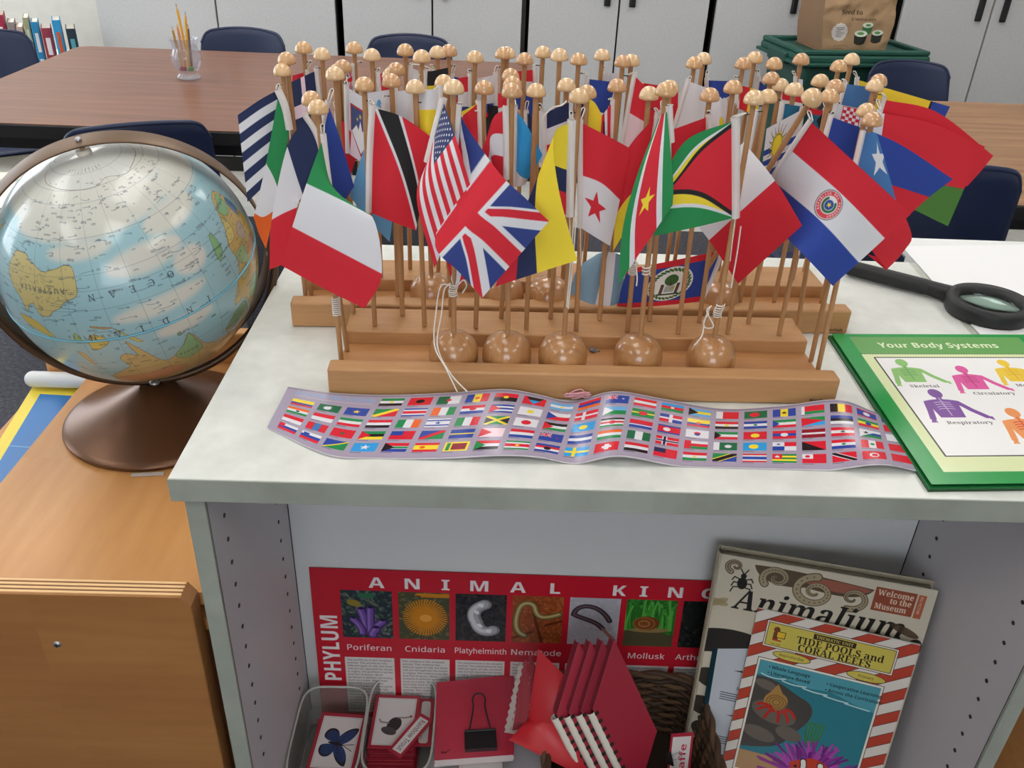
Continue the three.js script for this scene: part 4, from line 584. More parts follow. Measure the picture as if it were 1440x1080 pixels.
// front stand: tray corners and half balls
flag([447, 150.5], [480, 508], 'T', 'v:gwr', [[0.6, 455, 192, 463, 262, 474, 335], [2.4, 431, 258, 478, 280, 521, 302], [3.2, 411, 319, 474, 352, 537, 385], [2.6, 395, 373, 454, 405, 513, 434]], 'green, white and red flag hanging in front at the lower left corner', { coil: [474, 431, 9, 22, 0.2] });
flag([438, 138], [488, 493], 'T', 'v:nwr', [[0.5, 431, 167, 446, 190, 455, 225], [1.0, 404, 206, 416, 245, 426, 275], [1.6, 382, 309, 398, 300, 418, 291], [1.4, 379, 379, 392, 374, 408, 366]], 'navy, white and red flag folded behind the green, white and red one');
flag([638, 122], [638, 512], 'W', 'J', [[0, 645, 150, 641, 200, 636, 250], [-0.3, 655, 176, 640, 224, 626, 284], [4.2, 702, 243, 655, 297, 612, 346], [5.2, 737, 277, 690, 331, 645, 382], [5.0, 772, 311, 725, 365, 678, 419]], 'flag with a red cross and saltire on blue hung as a diamond', { coil: [639, 408, 6, 16], strings: [[634, 402, 0.6, 622, 400, 0.9, 613, 440, 1.4, 611, 485, 2.2, 628, 520, 6.1, 643, 551, 7.0], [634, 398, 0.6, 626, 405, 0.9, 621, 440, 1.3, 615, 485, 2.2, 634, 526, 6.1, 657, 551, 7.0], [645, 400, 0.5, 652, 394, 0.7, 656, 402, 0.8, 650, 412, 0.7]] });
flag([720, 127], [712, 513], 'W', 'h:rwr', [[0.3, 711, 154, 712, 205, 712, 252], [-0.6, 694, 165, 690, 205, 696, 250], [-1, 680, 205, 688, 240, 700, 262], [-0.6, 640, 300, 655, 330, 672, 350], [0.5, 624, 352, 639, 404, 655, 392]], 'red and white flag curling behind the crossed blue flag, tip below it');
flag([814.5, 134.5], [790, 515], 'W', 'h:y2n1r1', [[0.2, 804, 172, 802, 240, 801, 304], [1.4, 779, 190, 762, 235, 748, 290], [2.6, 786, 268, 752, 300, 716, 335], [3.0, 812, 366, 755, 384, 697, 403]], 'big yellow flag with navy and red corner folded forward', { sw: 0.0045, strings: [[807, 305, 0.2, 803, 360, 0.4, 797, 432, 0.6], [810, 305, 0.2, 806, 360, 0.4, 799, 434, 0.6]] });
flag([936.7, 125.5], [895, 516], 'W', 'h:g2w1r4w1g2 S:y:.62,.5,.17,5,.4,.9', [[0.4, 938, 158, 932, 160, 926, 168], [1.6, 943, 212, 917, 226, 894, 252], [2.2, 947, 258, 908, 292, 875, 326], [2.4, 946, 288, 908, 344, 870, 400]], 'green, white and red striped flag with a yellow star hanging point down', { sw: 0.0042, sl: [940, 152, 943, 200], coil: [887, 380, 3, 12], strings: [[890, 372, 0.4, 892, 360, 0.5, 896, 392, 0.6, 895, 402, 0.6]] });
flag([1061, 137], [997, 518], 'W', 'h:g P:w:0,0,1.5,.44,0,1 P:y:0,.03,1.36,.44,0,.97 P:k:0,0,.98,.42,0,1 P:r:0,.045,.88,.42,0,.955', [[0.6, 1034, 169, 1034, 236, 1034, 306], [2.2, 968, 195, 985, 250, 985, 318], [1.6, 935, 242, 925, 285, 920, 332]], 'green flag with yellow and red triangles, its white sleeve at right', { sw: 0.0048, coil: [1007, 437, 6, 17], strings: [[1001, 430, 0.6, 994, 436, 0.8, 1003, 460, 0.9, 992, 461, 0.9, 990, 452, 0.8, 997, 440, 0.8], [999, 431, 0.6, 991, 450, 0.9, 987, 472, 1.2, 976, 486, 1.6]] });
flag([1227, 167.5], [1149, 525], 'T', 'h:s S:w:.8,.36,.26,5,.4,1.6', [[0.2, 1213, 188, 1202, 235, 1190, 280], [0.9, 1228, 186, 1222, 240, 1214, 290], [0.6, 1234, 190, 1248, 238, 1263, 292]], 'blue flag with a white star in front of the blue and red corner');
flag([1219, 155], [1140, 508], 'T', 'h:r', [[-0.4, 1212, 212, 1205, 240, 1196, 270], [0.2, 1248, 262, 1230, 290, 1208, 315], [0.9, 1276, 312, 1252, 332, 1226, 352], [0.2, 1281, 340, 1264, 362, 1247, 380], [-0.6, 1258, 352, 1240, 362, 1219, 357]], 'plain red flag with a rolled corner at the lower right of the flags');
// front stand: first row of the tier
flag([512, 118], [527, 458], 'A', 'h:r P:w:.03,0,.5,0,1,.68,1,1 P:k:.09,0,.44,0,1,.74,1,.94', [[0.8, 524, 151, 520, 225, 519, 298], [2.0, 565, 164, 560, 238, 552, 312], [1.0, 607, 193, 598, 258, 585, 324]], 'red flag with a black and white diagonal band', { sw: 0.0038 });
flag([584, 121.5], [597, 458], 'A', 'h:w2y3', Q4(-0.4, 0.8, 619, 125, 588, 127, 586, 195, 616, 196), 'white over yellow flag behind the stars and stripes');
flag([681, 122.7], [669, 461], 'A', 'h:y P:r:0,0,1,.12,0,.95', Q4(0.2, 1.2, 673, 145, 643, 160, 652, 225, 675, 220), 'red and yellow flag curling over the crossed blue flag', { strings: [[673, 156, 0.6, 664, 156, 0.8, 655, 159, 0.9, 648, 166, 0.8]] });
flag([754, 126.7], [740, 463], 'A', 'h:nwr', Q4(-1.2, 0.6, 764, 160, 800, 144, 800, 218, 764, 228), 'navy, white and red flag left of the folded yellow one', { sw: 0.0045, strings: [[763, 168, 0.6, 768, 160, 0.8, 778, 151, 0.8, 790, 148, 0.8, 797, 142, 0.6]] });
flag([825.5, 129], [810, 465], 'A', 'h:w C:r:1,.47,0,0 S:r:.4,.72,.15,5,.4,3', [[1.4, 816, 172, 816, 250, 816, 320], [2.0, 852, 190, 846, 262, 838, 334], [1.2, 887, 209, 871, 285, 858, 346]], 'red over white flag with a red star in the middle');
flag([913, 131], [882, 467], 'A', 'h:r3y2', [[0.2, 924, 162, 912, 240, 904, 300], [0.8, 893, 195, 884, 265, 880, 325], [0, 869, 230, 866, 290, 862, 354]], 'red and mustard flag behind the striped flag with the yellow star', { coil: [888, 378, 7, 15, 0.3] });
flag([998.5, 133], [953, 469], 'A', 'h:r S:w:.8,.5,.12', Q4(0.4, 0.8, 996, 164, 944, 183, 944, 262, 996, 240), 'red flag flying left behind the green flag with triangles');
flag([1080, 135], [1023, 469], 'A', 'h:wr S:r:.75,.3,.08', [[[0.5, 6, 11.5], 1046, 200, 1090, 254, 1128, 317], [[0.3, 3.2, 6.5], 1000, 240, 1045, 294, 1083, 358], [1.4, 950, 278, 997, 338, 1038, 399]], 'white and red two-colour flag hung by its corner right of the green one', { sl: [1062, 160, 1052, 212], cord: 0, strings: [[1042, 318, 5.6, 1036, 360, 5.8, 1028, 405, 5.9]] });
flag([1167, 134.5], [1095, 471], 'A', 'h:br', [[0.4, 1168, 164, 1150, 232, 1132, 300], [0.8, 1258, 199, 1240, 256, 1215, 320], [0, 1340, 252, 1307, 277, 1268, 312]], 'large deep blue over red flag spreading right');
// front stand: second row of the tier
flag([471, 103], [497, 440], 'B', 'h:b', [[1.4, 461, 145, 456, 165, 452, 188], [2.0, 476, 188, 465, 215, 455, 240], [1.6, 498, 262, 482, 285, 462, 300]], 'plain royal blue flag hanging right behind the green, white and red one');
flag([550.5, 113], [566, 443], 'B', 'h:l', [[0.2, 540, 150, 545, 190, 552, 225], [0.6, 512, 210, 528, 260, 552, 300], [0.2, 492, 276, 520, 312, 548, 340]], 'light blue flag hanging low behind the red flag with diagonal band');
flag([624.5, 114.5], [634, 444], 'B', 'A', [[6.4, 623, 142, 612, 185, 601, 228], [11.2, 643, 200, 614, 238, 586, 280], [12.0, 662, 262, 637, 318, 611, 377]], 'stars and stripes flag, red and white stripes slanting down', { sw: 0.004 });
flag([720.7, 116.7], [705, 446.5], 'B', 'h:c4w1', [[2.2, 724, 152, 724, 200, 723, 262], [2.8, 742, 178, 735, 225, 731, 262], [2.2, 763, 218, 750, 240, 738, 260]], 'bright blue and white flag right of the red and white one');
flag([797, 119], [774, 447.5], 'B', 'v:nyyr', [[-0.2, 812, 138, 813, 180, 812, 225], [0.6, 836, 144, 834, 190, 830, 235], [0.2, 856, 186, 852, 215, 846, 250]], 'navy, yellow and red flag behind the red star');
flag([868, 120], [843, 450], 'B', 'h:r C:w:.2,1,.4,0 C:n:.4,.4,.6,.2', Q4(0, 0.5, 862, 143, 842, 168, 846, 214, 860, 216), 'small crossed red, white and navy flag in the middle');
flag([942, 122], [913, 451], 'B', 'h:g', [[0.2, 931, 158, 930, 180, 928, 212], [0.6, 920, 172, 918, 190, 917, 212], [0.2, 911, 184, 911, 195, 912, 215]], 'olive green flag edge behind the striped flag with the yellow star');
flag([1031.5, 122], [983, 453], 'B', 'h:w O:y:.3,.75,.24 C:G:.2,.05,.2,.95', Q4(-0.3, 0.8, 1021, 143, 1001, 127, 999, 186, 1021, 190), 'white flag with a yellow patch behind the green flag');
flag([1117.5, 125.5], [1052, 454.5], 'B', 'h:t', Q4(0, 0.5, 1100, 146, 1132, 150, 1128, 190, 1094, 192), 'teal blue flag behind the sun flag');
flag([1175, 121], [1122, 456], 'B', 'h:rwb h:wwwwrr Q:.34,.3,.28', Q4(0.3, 0.8, 1176, 146, 1244, 160, 1238, 206, 1166, 186), 'white and red flag with a red checked shield');
// rear stand: tray corners and half balls
flag([397, 98], [430, 421], 'S', 'v:gwo', [[0.8, 392, 130, 401, 150, 407, 182], [1.8, 374, 230, 384, 248, 392, 268], [1.6, 358, 300, 370, 305, 386, 296], [1.2, 357, 306, 364, 328, 374, 350]], 'folded green, white and orange flag beside the striped blue one', { sw: 0.0045 });
flag([403, 82], [438, 416], 'S', 'h:nwnwnwnwn', [[0.5, 398, 123, 396, 180, 392, 240], [1.2, 366, 140, 369, 200, 371, 262], [0.4, 334, 162, 341, 222, 348, 284]], 'blue and white striped flag at the far left, next to the globe');
flag([1230.5, 120], [1153, 432], 'S', 'h:r2q1', [[1.2, 1236, 158, 1215, 215, 1196, 265], [1.8, 1312, 174, 1282, 232, 1262, 285], [1.2, 1385, 206, 1366, 243, 1333, 318]], 'big red flag with a green lower stripe at the far right');
flag([1236, 112.5], [1158, 425], 'S', 'h:r', [[0.4, 1243, 140, 1234, 170, 1225, 205], [1.2, 1318, 158, 1300, 200, 1290, 250], [0.4, 1397, 219, 1380, 240, 1360, 262]], 'plain red flag with a pointed tip behind the red and green one');
flag([593, 79], [607, 426], 'Y', 'h:k2y1', Q4(0, 0.5, 598, 102, 630, 95, 632, 132, 597, 130), 'black over yellow flag among the rear caps');
flag([718, 105], [706, 428], 'Y', 'h:rw', Q4(0, 0.4, 716, 128, 700, 132, 701, 172, 715, 170), 'red and white flag hidden under three stacked caps');
flag([787, 77], [770, 430], 'Y', 'v:eeeewweee', [[0.5, 840, 357, 812, 378, 801, 412], [2.2, 851, 354, 836, 392, 826, 426], [1.4, 866, 356, 862, 398, 858, 430], [0.4, 881, 362, 877, 396, 873, 424]], 'grey blue and white flag slipped low and curled behind the poles', { sleeve: 0, z: -1.0, cord: 0 });
flag([1085, 110], [1006, 436], 'Y', 'h:r1b6r1 B:.48,.5,.37', [[0.6, 1016, 352, 1002, 390, 986, 424], [1.6, 948, 366, 940, 402, 928, 430], [0.6, 882, 379, 874, 405, 866, 434]], 'blue flag with red edges and a round wreath, slipped low behind the poles', { z: -1.0, cord: 0 });
// the leaning one
flag([1142, 134], [962, 431], 'S', 'h:rwb E:.47,.5,.155', [[[18.6, 15, 5], 1139, 170, 1098, 231, 1060, 290], [19.6, 1210, 236, 1170, 292, 1118, 346], [19.2, 1281, 301, 1226, 352, 1171, 402]], 'big red, white and blue flag with a round seal on a leaning pole', { lean: 18.2, sw: 0.0026, cord: 0 });
// rear stand: the tier and hidden places
const rear = [
  [426.7, 66.7, 'C', 'h:r', [0, 0.4, 431, 101, 411, 106, 412, 200, 434, 195], 'plain red flag peeping behind the navy cross flag'],
  [452.7, 75.6, 'C', 'h:n X:p:.2,.48', [0, 1, 445, 99, 404, 118, 412, 205, 455, 190], 'navy flag with a pale cross above the folded navy flag'],
  [482, 93, 'S', 'h:w2p1 M:.28,.5,.3', [0.8, 0.8, 487, 122, 556, 165, 556, 262, 489, 215], 'white flag with a blue mountain shield left of the diagonal band'],
  [475, 99, 'S', 'h:r', [0.4, 0.6, 474, 160, 507, 203, 494, 244, 476, 216], 'plain red flag corner between the royal and light blue ones'],
  [498, 67, 'C', 'J:.6', [0, 0.5, 498, 92, 481, 101, 484, 152, 499, 150], 'blue flag with white and red diagonals behind the left caps'],
  [523, 77, 'C', 'h:r', [0, 0.3, 532, 104, 546, 102, 548, 150, 536, 150], 'narrow red flag with a wide white sleeve among left rear caps'],
  [557, 97, 'S', 'h:w O:l:.55,.3,.16', [0, 0.8, 555, 125, 515, 131, 516, 206, 554, 216], 'white flag with a light blue dome above the diagonal band'],
  [550, 104, 'S', 'h:w', [0.4, 0.6, 556, 128, 592, 126, 588, 198, 556, 206], 'plain white flag left of the white and yellow one'],
  [570, 70, 'C', 'h:w', [0, 0.4, 577, 95, 588, 99, 594, 130, 576, 130], 'white flag whose cord ties two rear poles together', { strings: [[578, 91, 0.6, 588, 91, 0.8, 600, 94, 0.8, 607, 97, 0.6, 600, 99, 0.9, 590, 105, 1, 584, 113, 0.8]] }],
  [615, 73, 'C', 'h:w', [0, 0.4, 611, 100, 624, 107, 624, 140, 610, 140], 'white flag tip right of the black and yellow one'],
  [631, 71, 'C', 'h:b2r1', [0, 0.5, 636, 107, 664, 114, 662, 150, 636, 150], 'blue flag edge between two rear caps left of middle'],
  [668, 80, 'C', 'h:rw', [-0.2, 0.3, 661, 107, 644, 110, 644, 150, 661, 150], 'small red and white flag left of the big pale one'],
  [708, 74.5, 'C', 'h:w6b2r1', [0.3, 0.8, 697, 105, 647, 117, 648, 166, 697, 164], 'white flag with a blue stripe below, in the rear middle'],
  [713, 74, 'C', 'h:k', [0.8, 0.8, 706, 150, 683, 147, 684, 216, 706, 216], 'plain black flag curl behind the red and white flag'],
  [738, 82.7, 'C', 'h:n', [0.4, 0.5, 740, 158, 749, 164, 750, 202, 741, 204], 'navy flag sliver right of the bright blue one'],
  [763.6, 73, 'C', 'h:r1w1b2 C:r:.12,1', [-0.2, 0.5, 752, 98, 720, 101, 722, 150, 754, 166], 'red edged white and blue flag in the rear middle'],
  [814, 83, 'C', 'h:b', [0, 0.8, 826, 111, 868, 116, 852, 160, 823, 152], 'deep blue flag flying right from a rear middle pole'],
  [847, 77, 'C', 'h:w', [-0.3, 0.3, 847, 103, 872, 103, 872, 145, 847, 142], 'white flag top standing above the deep blue one'],
  [876, 86, 'C', 'h:r1p1', [0.6, 1, 892, 106, 926, 140, 908, 214, 874, 206], 'red over pale pink flag right of the deep blue one'],
  [888, 84.5, 'C', 'v:r1y1r8', [-0.2, 0.6, 893, 115, 954, 124, 952, 200, 896, 192], 'wide red flag with a thin yellow bar at the rear'],
  [976.7, 88, 'C', 'h:w', [0.8, 0.8, 968, 114, 1006, 128, 1002, 192, 948, 180], 'large plain white flag turned away at the rear, right of middle'],
  [989.5, 82, 'C', 'h:b', [-0.2, 1.2, 994, 113, 1026, 114, 1026, 135, 994, 150], 'blue flag curling above the large white one'],
  [1045.5, 89, 'C', 'v:r1y1', [0, 0.5, 1038, 119, 1072, 128, 1064, 162, 1036, 152], 'red and yellow flag behind the right rear caps'],
  [1061.8, 80.5, 'C', 'h:b', [-0.2, 0.5, 1066, 112, 1080, 124, 1078, 150, 1060, 150], 'royal blue flag tip behind the right rear caps'],
  [1089, 89, 'C', 'h:r1w1b3 h:rrwwtttt', [0.3, 0.4, 1097, 129, 1130, 137, 1126, 170, 1094, 170], 'red, white and teal flag behind the sun flag'],
  [1098, 119, 'S', 'h:w4b1w1b1w1b1 Z:y:.62,.46,.44', [7.2, 0.8, 1128, 154, 1078, 181, 1070, 250, 1116, 232], 'white flag with a golden sun beside the leaning pole'],
  [1127, 83, 'C', 'h:w', [0, 0.3, 1119, 110, 1129, 112, 1128, 150, 1119, 150], 'narrow white flag below the green tote'],
  [1154, 113, 'S', 'h:r1t3 T:k:.4', [0.4, 0.5, 1160, 156, 1136, 152, 1134, 182, 1154, 186], 'red, teal and black flag behind the leaning pole'],
  [1180, 92.5, 'C', 'h:s', [0.4, 0.6, 1188, 118, 1228, 123, 1226, 170, 1176, 162], 'steel blue flag above the checked shield'],
  [1198, 83, 'C', 'h:y C:b:.2,1,.8,0 C:k:.02,1,.79,0', [-0.5, 0.6, 1205, 112, 1336, 150, 1320, 182, 1200, 165], 'yellow flag with a blue end, topmost at the right'],
];
for (const [x, y, r, spec, q, label, o] of rear) flag([x, y], null, r, spec, Q4(...q), label, { cord: 0, ...o });
{
  clothMat.map = new THREE.CanvasTexture(atlasCanvas); clothMat.map.colorSpace = THREE.SRGBColorSpace; clothMat.map.anisotropy = 8;
}
// lint and scraps on the stand
{
  const p = onY(835, 493, 0.8164); solo('felt_scrap', 'small dark grey felt scrap in the front tray between two half balls', 'scrap', sheet((u, v) => V((u - 0.5) * 0.012, 0.001 + 0.002 * Math.sin(u * 4 + v * 2), (v - 0.5) * 0.007), 6, 4, 0.001), std(0x77777c, 0.95), p.toArray(), 0.5);
  const a = onY(812, 556, 0.804), pts = []; for (let i = 0; i < 46; i++) pts.push(V(rr(-0.016, 0.016), rr(0.001, 0.011) * (1 - Math.abs(i - 23) / 30), rr(-0.003, 0.003)));
  solo('yarn_tuft', 'tuft of pale pink yarn lying against the front stand', 'yarn', tube(pts, 0.0006, 260, 5), std(0xdfa6ae, 0.9), [a.x - 0.002, 0.8085, -0.808]);
}

// ------------------------------------------------------------ inside the bookcase: poster, books, cards, basket
{
  const m = printed(1240, 640, (x, w, h) => {
    x.fillStyle = '#c01f30'; x.fillRect(0, 0, w, h); x.textAlign = 'center'; x.fillStyle = '#e8e2e4'; x.font = 'bold 62px sans-serif';
    'ANIMALKING'.split('').forEach((c, i) => { x.save(); x.translate([0.154, 0.237, 0.315, 0.394, 0.485, 0.571, 0.722, 0.782, 0.857, 0.937][i] * w, 72); x.scale(1.15, 0.95); x.fillText(c, 0, 0); x.restore(); });
    x.save(); x.translate(70, 478); x.rotate(-Math.PI / 2); x.font = 'bold 72px sans-serif'; x.textAlign = 'left'; x.fillText('PHYLUM', 0, 0); x.restore();
    const pic = (i, fn) => { const X = 84 + i * 168; x.save(); x.beginPath(); x.rect(X, 84, 150, 196); x.clip(); x.translate(X, 84); fn(); x.restore(); };
    const bg = (c, cs, n = 240) => { x.fillStyle = c; x.fillRect(0, 0, 150, 196); for (let k = 0; k < n; k++) { x.fillStyle = cs[k % cs.length]; x.globalAlpha = 0.5; x.beginPath(); x.ellipse(rr(0, 150), rr(0, 196), rr(2, 9), rr(2, 7), rr(0, 3), 0, 7); x.fill(); } x.globalAlpha = 1; };
    pic(0, () => { bg('#26343a', ['#4a5a4a', '#2a3848', '#7a8070', '#1f4a3a', '#8a8a78'], 320); const tubeP = (x0, y0, x1, y1, l) => { for (const [c, k, d] of [['#3e2866', 1, 0], ['#6a4a98', 0.72, -2], ['#8a6ab4', 0.25, -5]]) { x.strokeStyle = c; x.lineWidth = l * k; x.lineCap = 'round'; x.beginPath(); x.moveTo(x0 + d, y0); x.quadraticCurveTo(x0 + d, (y0 + y1) / 2, x1 + d, y1); x.stroke(); } x.fillStyle = '#23143c'; x.beginPath(); x.ellipse(x1, y1 - l * 0.35, l * 0.3, l * 0.2, 0, 0, 7); x.fill(); }; tubeP(72, 170, 58, 82, 28); tubeP(84, 170, 86, 76, 26); tubeP(60, 176, 34, 120, 24); tubeP(96, 172, 120, 128, 28); tubeP(90, 182, 100, 160, 30); x.fillStyle = '#8a7a30'; x.beginPath(); x.ellipse(38, 52, 22, 13, 0.3, 0, 7); x.fill(); x.fillStyle = '#2f6a4a'; for (const q of [60, 74, 88]) { x.beginPath(); x.arc(q, 20, 11, 0, 7); x.fill(); } });
    pic(1, () => { bg('#4a4a34', ['#6a5a2a', '#3a4a3a', '#8a7a4a']); x.strokeStyle = '#c8801c'; x.lineWidth = 5; for (let k = 0; k < 46; k++) { const A = k * 0.137; x.beginPath(); x.moveTo(78, 104); x.quadraticCurveTo(78 + 36 * Math.cos(A), 104 + 40 * Math.sin(A), 78 + 66 * Math.cos(A + 0.2), 104 + 76 * Math.sin(A + 0.2)); x.stroke(); } x.fillStyle = '#e2a03c'; x.beginPath(); x.ellipse(80, 106, 18, 15, 0, 0, 7); x.fill(); for (let k = 0; k < 16; k++) { x.beginPath(); x.moveTo(70 + k * 5, 20); x.quadraticCurveTo(60 + k * 6, -4, 50 + k * 7, 14); x.stroke(); } });
    pic(2, () => { bg('#26262a', ['#34343a', '#1a1a1e', '#44403c', '#3a3630'], 300); x.lineCap = 'round'; for (const [c, l, d] of [['#7e7e84', 40, 0], ['#a6a6ac', 30, -3], ['#cfcfd4', 13, -8]]) { x.strokeStyle = c; x.lineWidth = l; x.beginPath(); x.moveTo(86 + d, 42); x.bezierCurveTo(44 + d, 62, 52 + d, 96, 62 + d, 116); x.bezierCurveTo(70 + d, 156, 96, 160, 112 + d, 148); x.stroke(); } x.fillStyle = '#e4e4e8'; for (const [p, q] of [[74, 46], [62, 74], [72, 130], [98, 152]]) { x.beginPath(); x.ellipse(p, q, 10, 6, 0.8, 0, 7); x.fill(); } });
    pic(3, () => { bg('#8e4524', ['#b05a2a', '#74381a', '#bc6e3a', '#8a4020'], 300); x.lineCap = 'round'; x.strokeStyle = '#5e2c16'; x.lineWidth = 8; for (const [p, q, r, t] of [[60, 60, 90, 190], [100, 120, 150, 100], [0, 180, 60, 150]]) { x.beginPath(); x.moveTo(p, q); x.lineTo(r, t); x.stroke(); } for (const [c, l, d] of [['#4e4428', 21, 0], ['#8a7a48', 16, 0], ['#c4b078', 6, -2]]) { x.strokeStyle = c; x.lineWidth = l; x.beginPath(); x.moveTo(38, 166 + d); x.bezierCurveTo(2, 150, 10, 90, 18, 60 + d); x.bezierCurveTo(26, 20, 62, 24, 66, 52 + d); x.bezierCurveTo(74, 96, 96, 92, 138, 74 + d); x.stroke(); } });
    pic(4, () => { bg('#b0aeb8', ['#c2c0ca', '#a4a2ae'], 120); x.lineCap = 'round'; for (const [c, l, t] of [['#3c343a', 17, 0], ['#6a545a', 6, -3]]) { x.strokeStyle = c; x.lineWidth = l; x.beginPath(); x.moveTo(122, 94); x.bezierCurveTo(90, 20, 20, 20, 14, 70); x.bezierCurveTo(40, 90, 80, 90, 104, 128); x.stroke(); } x.strokeStyle = '#9a6a64'; x.lineWidth = 11; x.beginPath(); x.moveTo(104, 128); x.lineTo(142, 176); x.stroke(); });
    pic(5, () => { bg('#2a6a28', ['#357f2e', '#1f5020', '#469a3a'], 200); x.lineWidth = 6; for (let k = 0; k < 46; k++) { const p = rr(0, 150); x.strokeStyle = ['#3f8f34', '#2c6e28', '#57a846'][k % 3]; x.beginPath(); x.moveTo(p, 130); x.quadraticCurveTo(p + rr(-6, 6), 70, p + rr(-24, 24), rr(0, 60)); x.stroke(); } x.fillStyle = '#4f4a34'; x.beginPath(); x.moveTo(0, 130); x.quadraticCurveTo(80, 118, 150, 150); x.lineTo(150, 200); x.lineTo(0, 200); x.fill(); x.fillStyle = '#8a7448'; x.beginPath(); x.moveTo(10, 128); x.bezierCurveTo(40, 112, 110, 116, 138, 124); x.bezierCurveTo(128, 140, 50, 142, 10, 128); x.fill(); x.fillStyle = '#6e3c20'; x.beginPath(); x.ellipse(66, 98, 38, 29, 0.05, 0, 7); x.fill(); x.lineWidth = 4; for (const [r, c] of [[32, '#9a6234'], [24, '#7a4626'], [16, '#b07840'], [8, '#8a5430']]) { x.strokeStyle = c; x.beginPath(); x.ellipse(58, 100, r, r * 0.78, 0.1, 0, 7); x.stroke(); } });
    pic(6, () => { bg('#161c1c', ['#26302e', '#0e1212', '#303a34']); });
    x.textAlign = 'center'; x.fillStyle = '#eadfe2'; x.font = '33px sans-serif'; ['Poriferan', 'Cnidaria', 'Platyhelminth', 'Nematode', 'Annelid', 'Mollusk', 'Arthropod'].forEach((s, i) => x.fillText(s, 160 + i * 168, 335, 160));
    const body = ['The poriferan is the simplest', 'animal. The poriferan has', 'different types of cells, but those', 'cells are not organized into tissues', 'or organs. The poriferan is sac-like', 'and full of pores. Most', 'poriferan is without symmetry,', 'such as a tube. Most feed', 'and hold food in water.'];
    for (let i = 0; i < 7; i++) { x.fillStyle = '#dad4d2'; x.fillRect(84 + i * 168, 366, 150, 250); x.fillStyle = '#3a3436'; x.textAlign = 'left'; x.font = '10.5px sans-serif'; body.concat(body).forEach((s, k) => x.fillText(['The poriferan', 'The cnidaria', 'The platyhelminth', 'The nematode', 'The annelid', 'The mollusk', 'The arthropod'][i] && s.replace(/poriferan/g, ['poriferan', 'cnidaria', 'platyhelminth', 'nematode', 'annelid', 'mollusk', 'arthropod'][i]), 90 + i * 168, 382 + k * 13, 138)); }
  }, 0.25);
  const TL = V(-0.25, 0.43, -0.9425), o = V(0.06, 0.28, -0.94), t = thing('wall_chart', 'red Animal Kingdom phylum chart leaning on the back of the shelf', 'chart', o.toArray());
  const s = slab(TL.sub(o), V(0.62, -0.008, 0), V(0.002, -0.292, 0.02), 0.0012);
  part('print', s.front, m, t); part('board', s.core, std(0xa81c2c, 0.5), t);
}
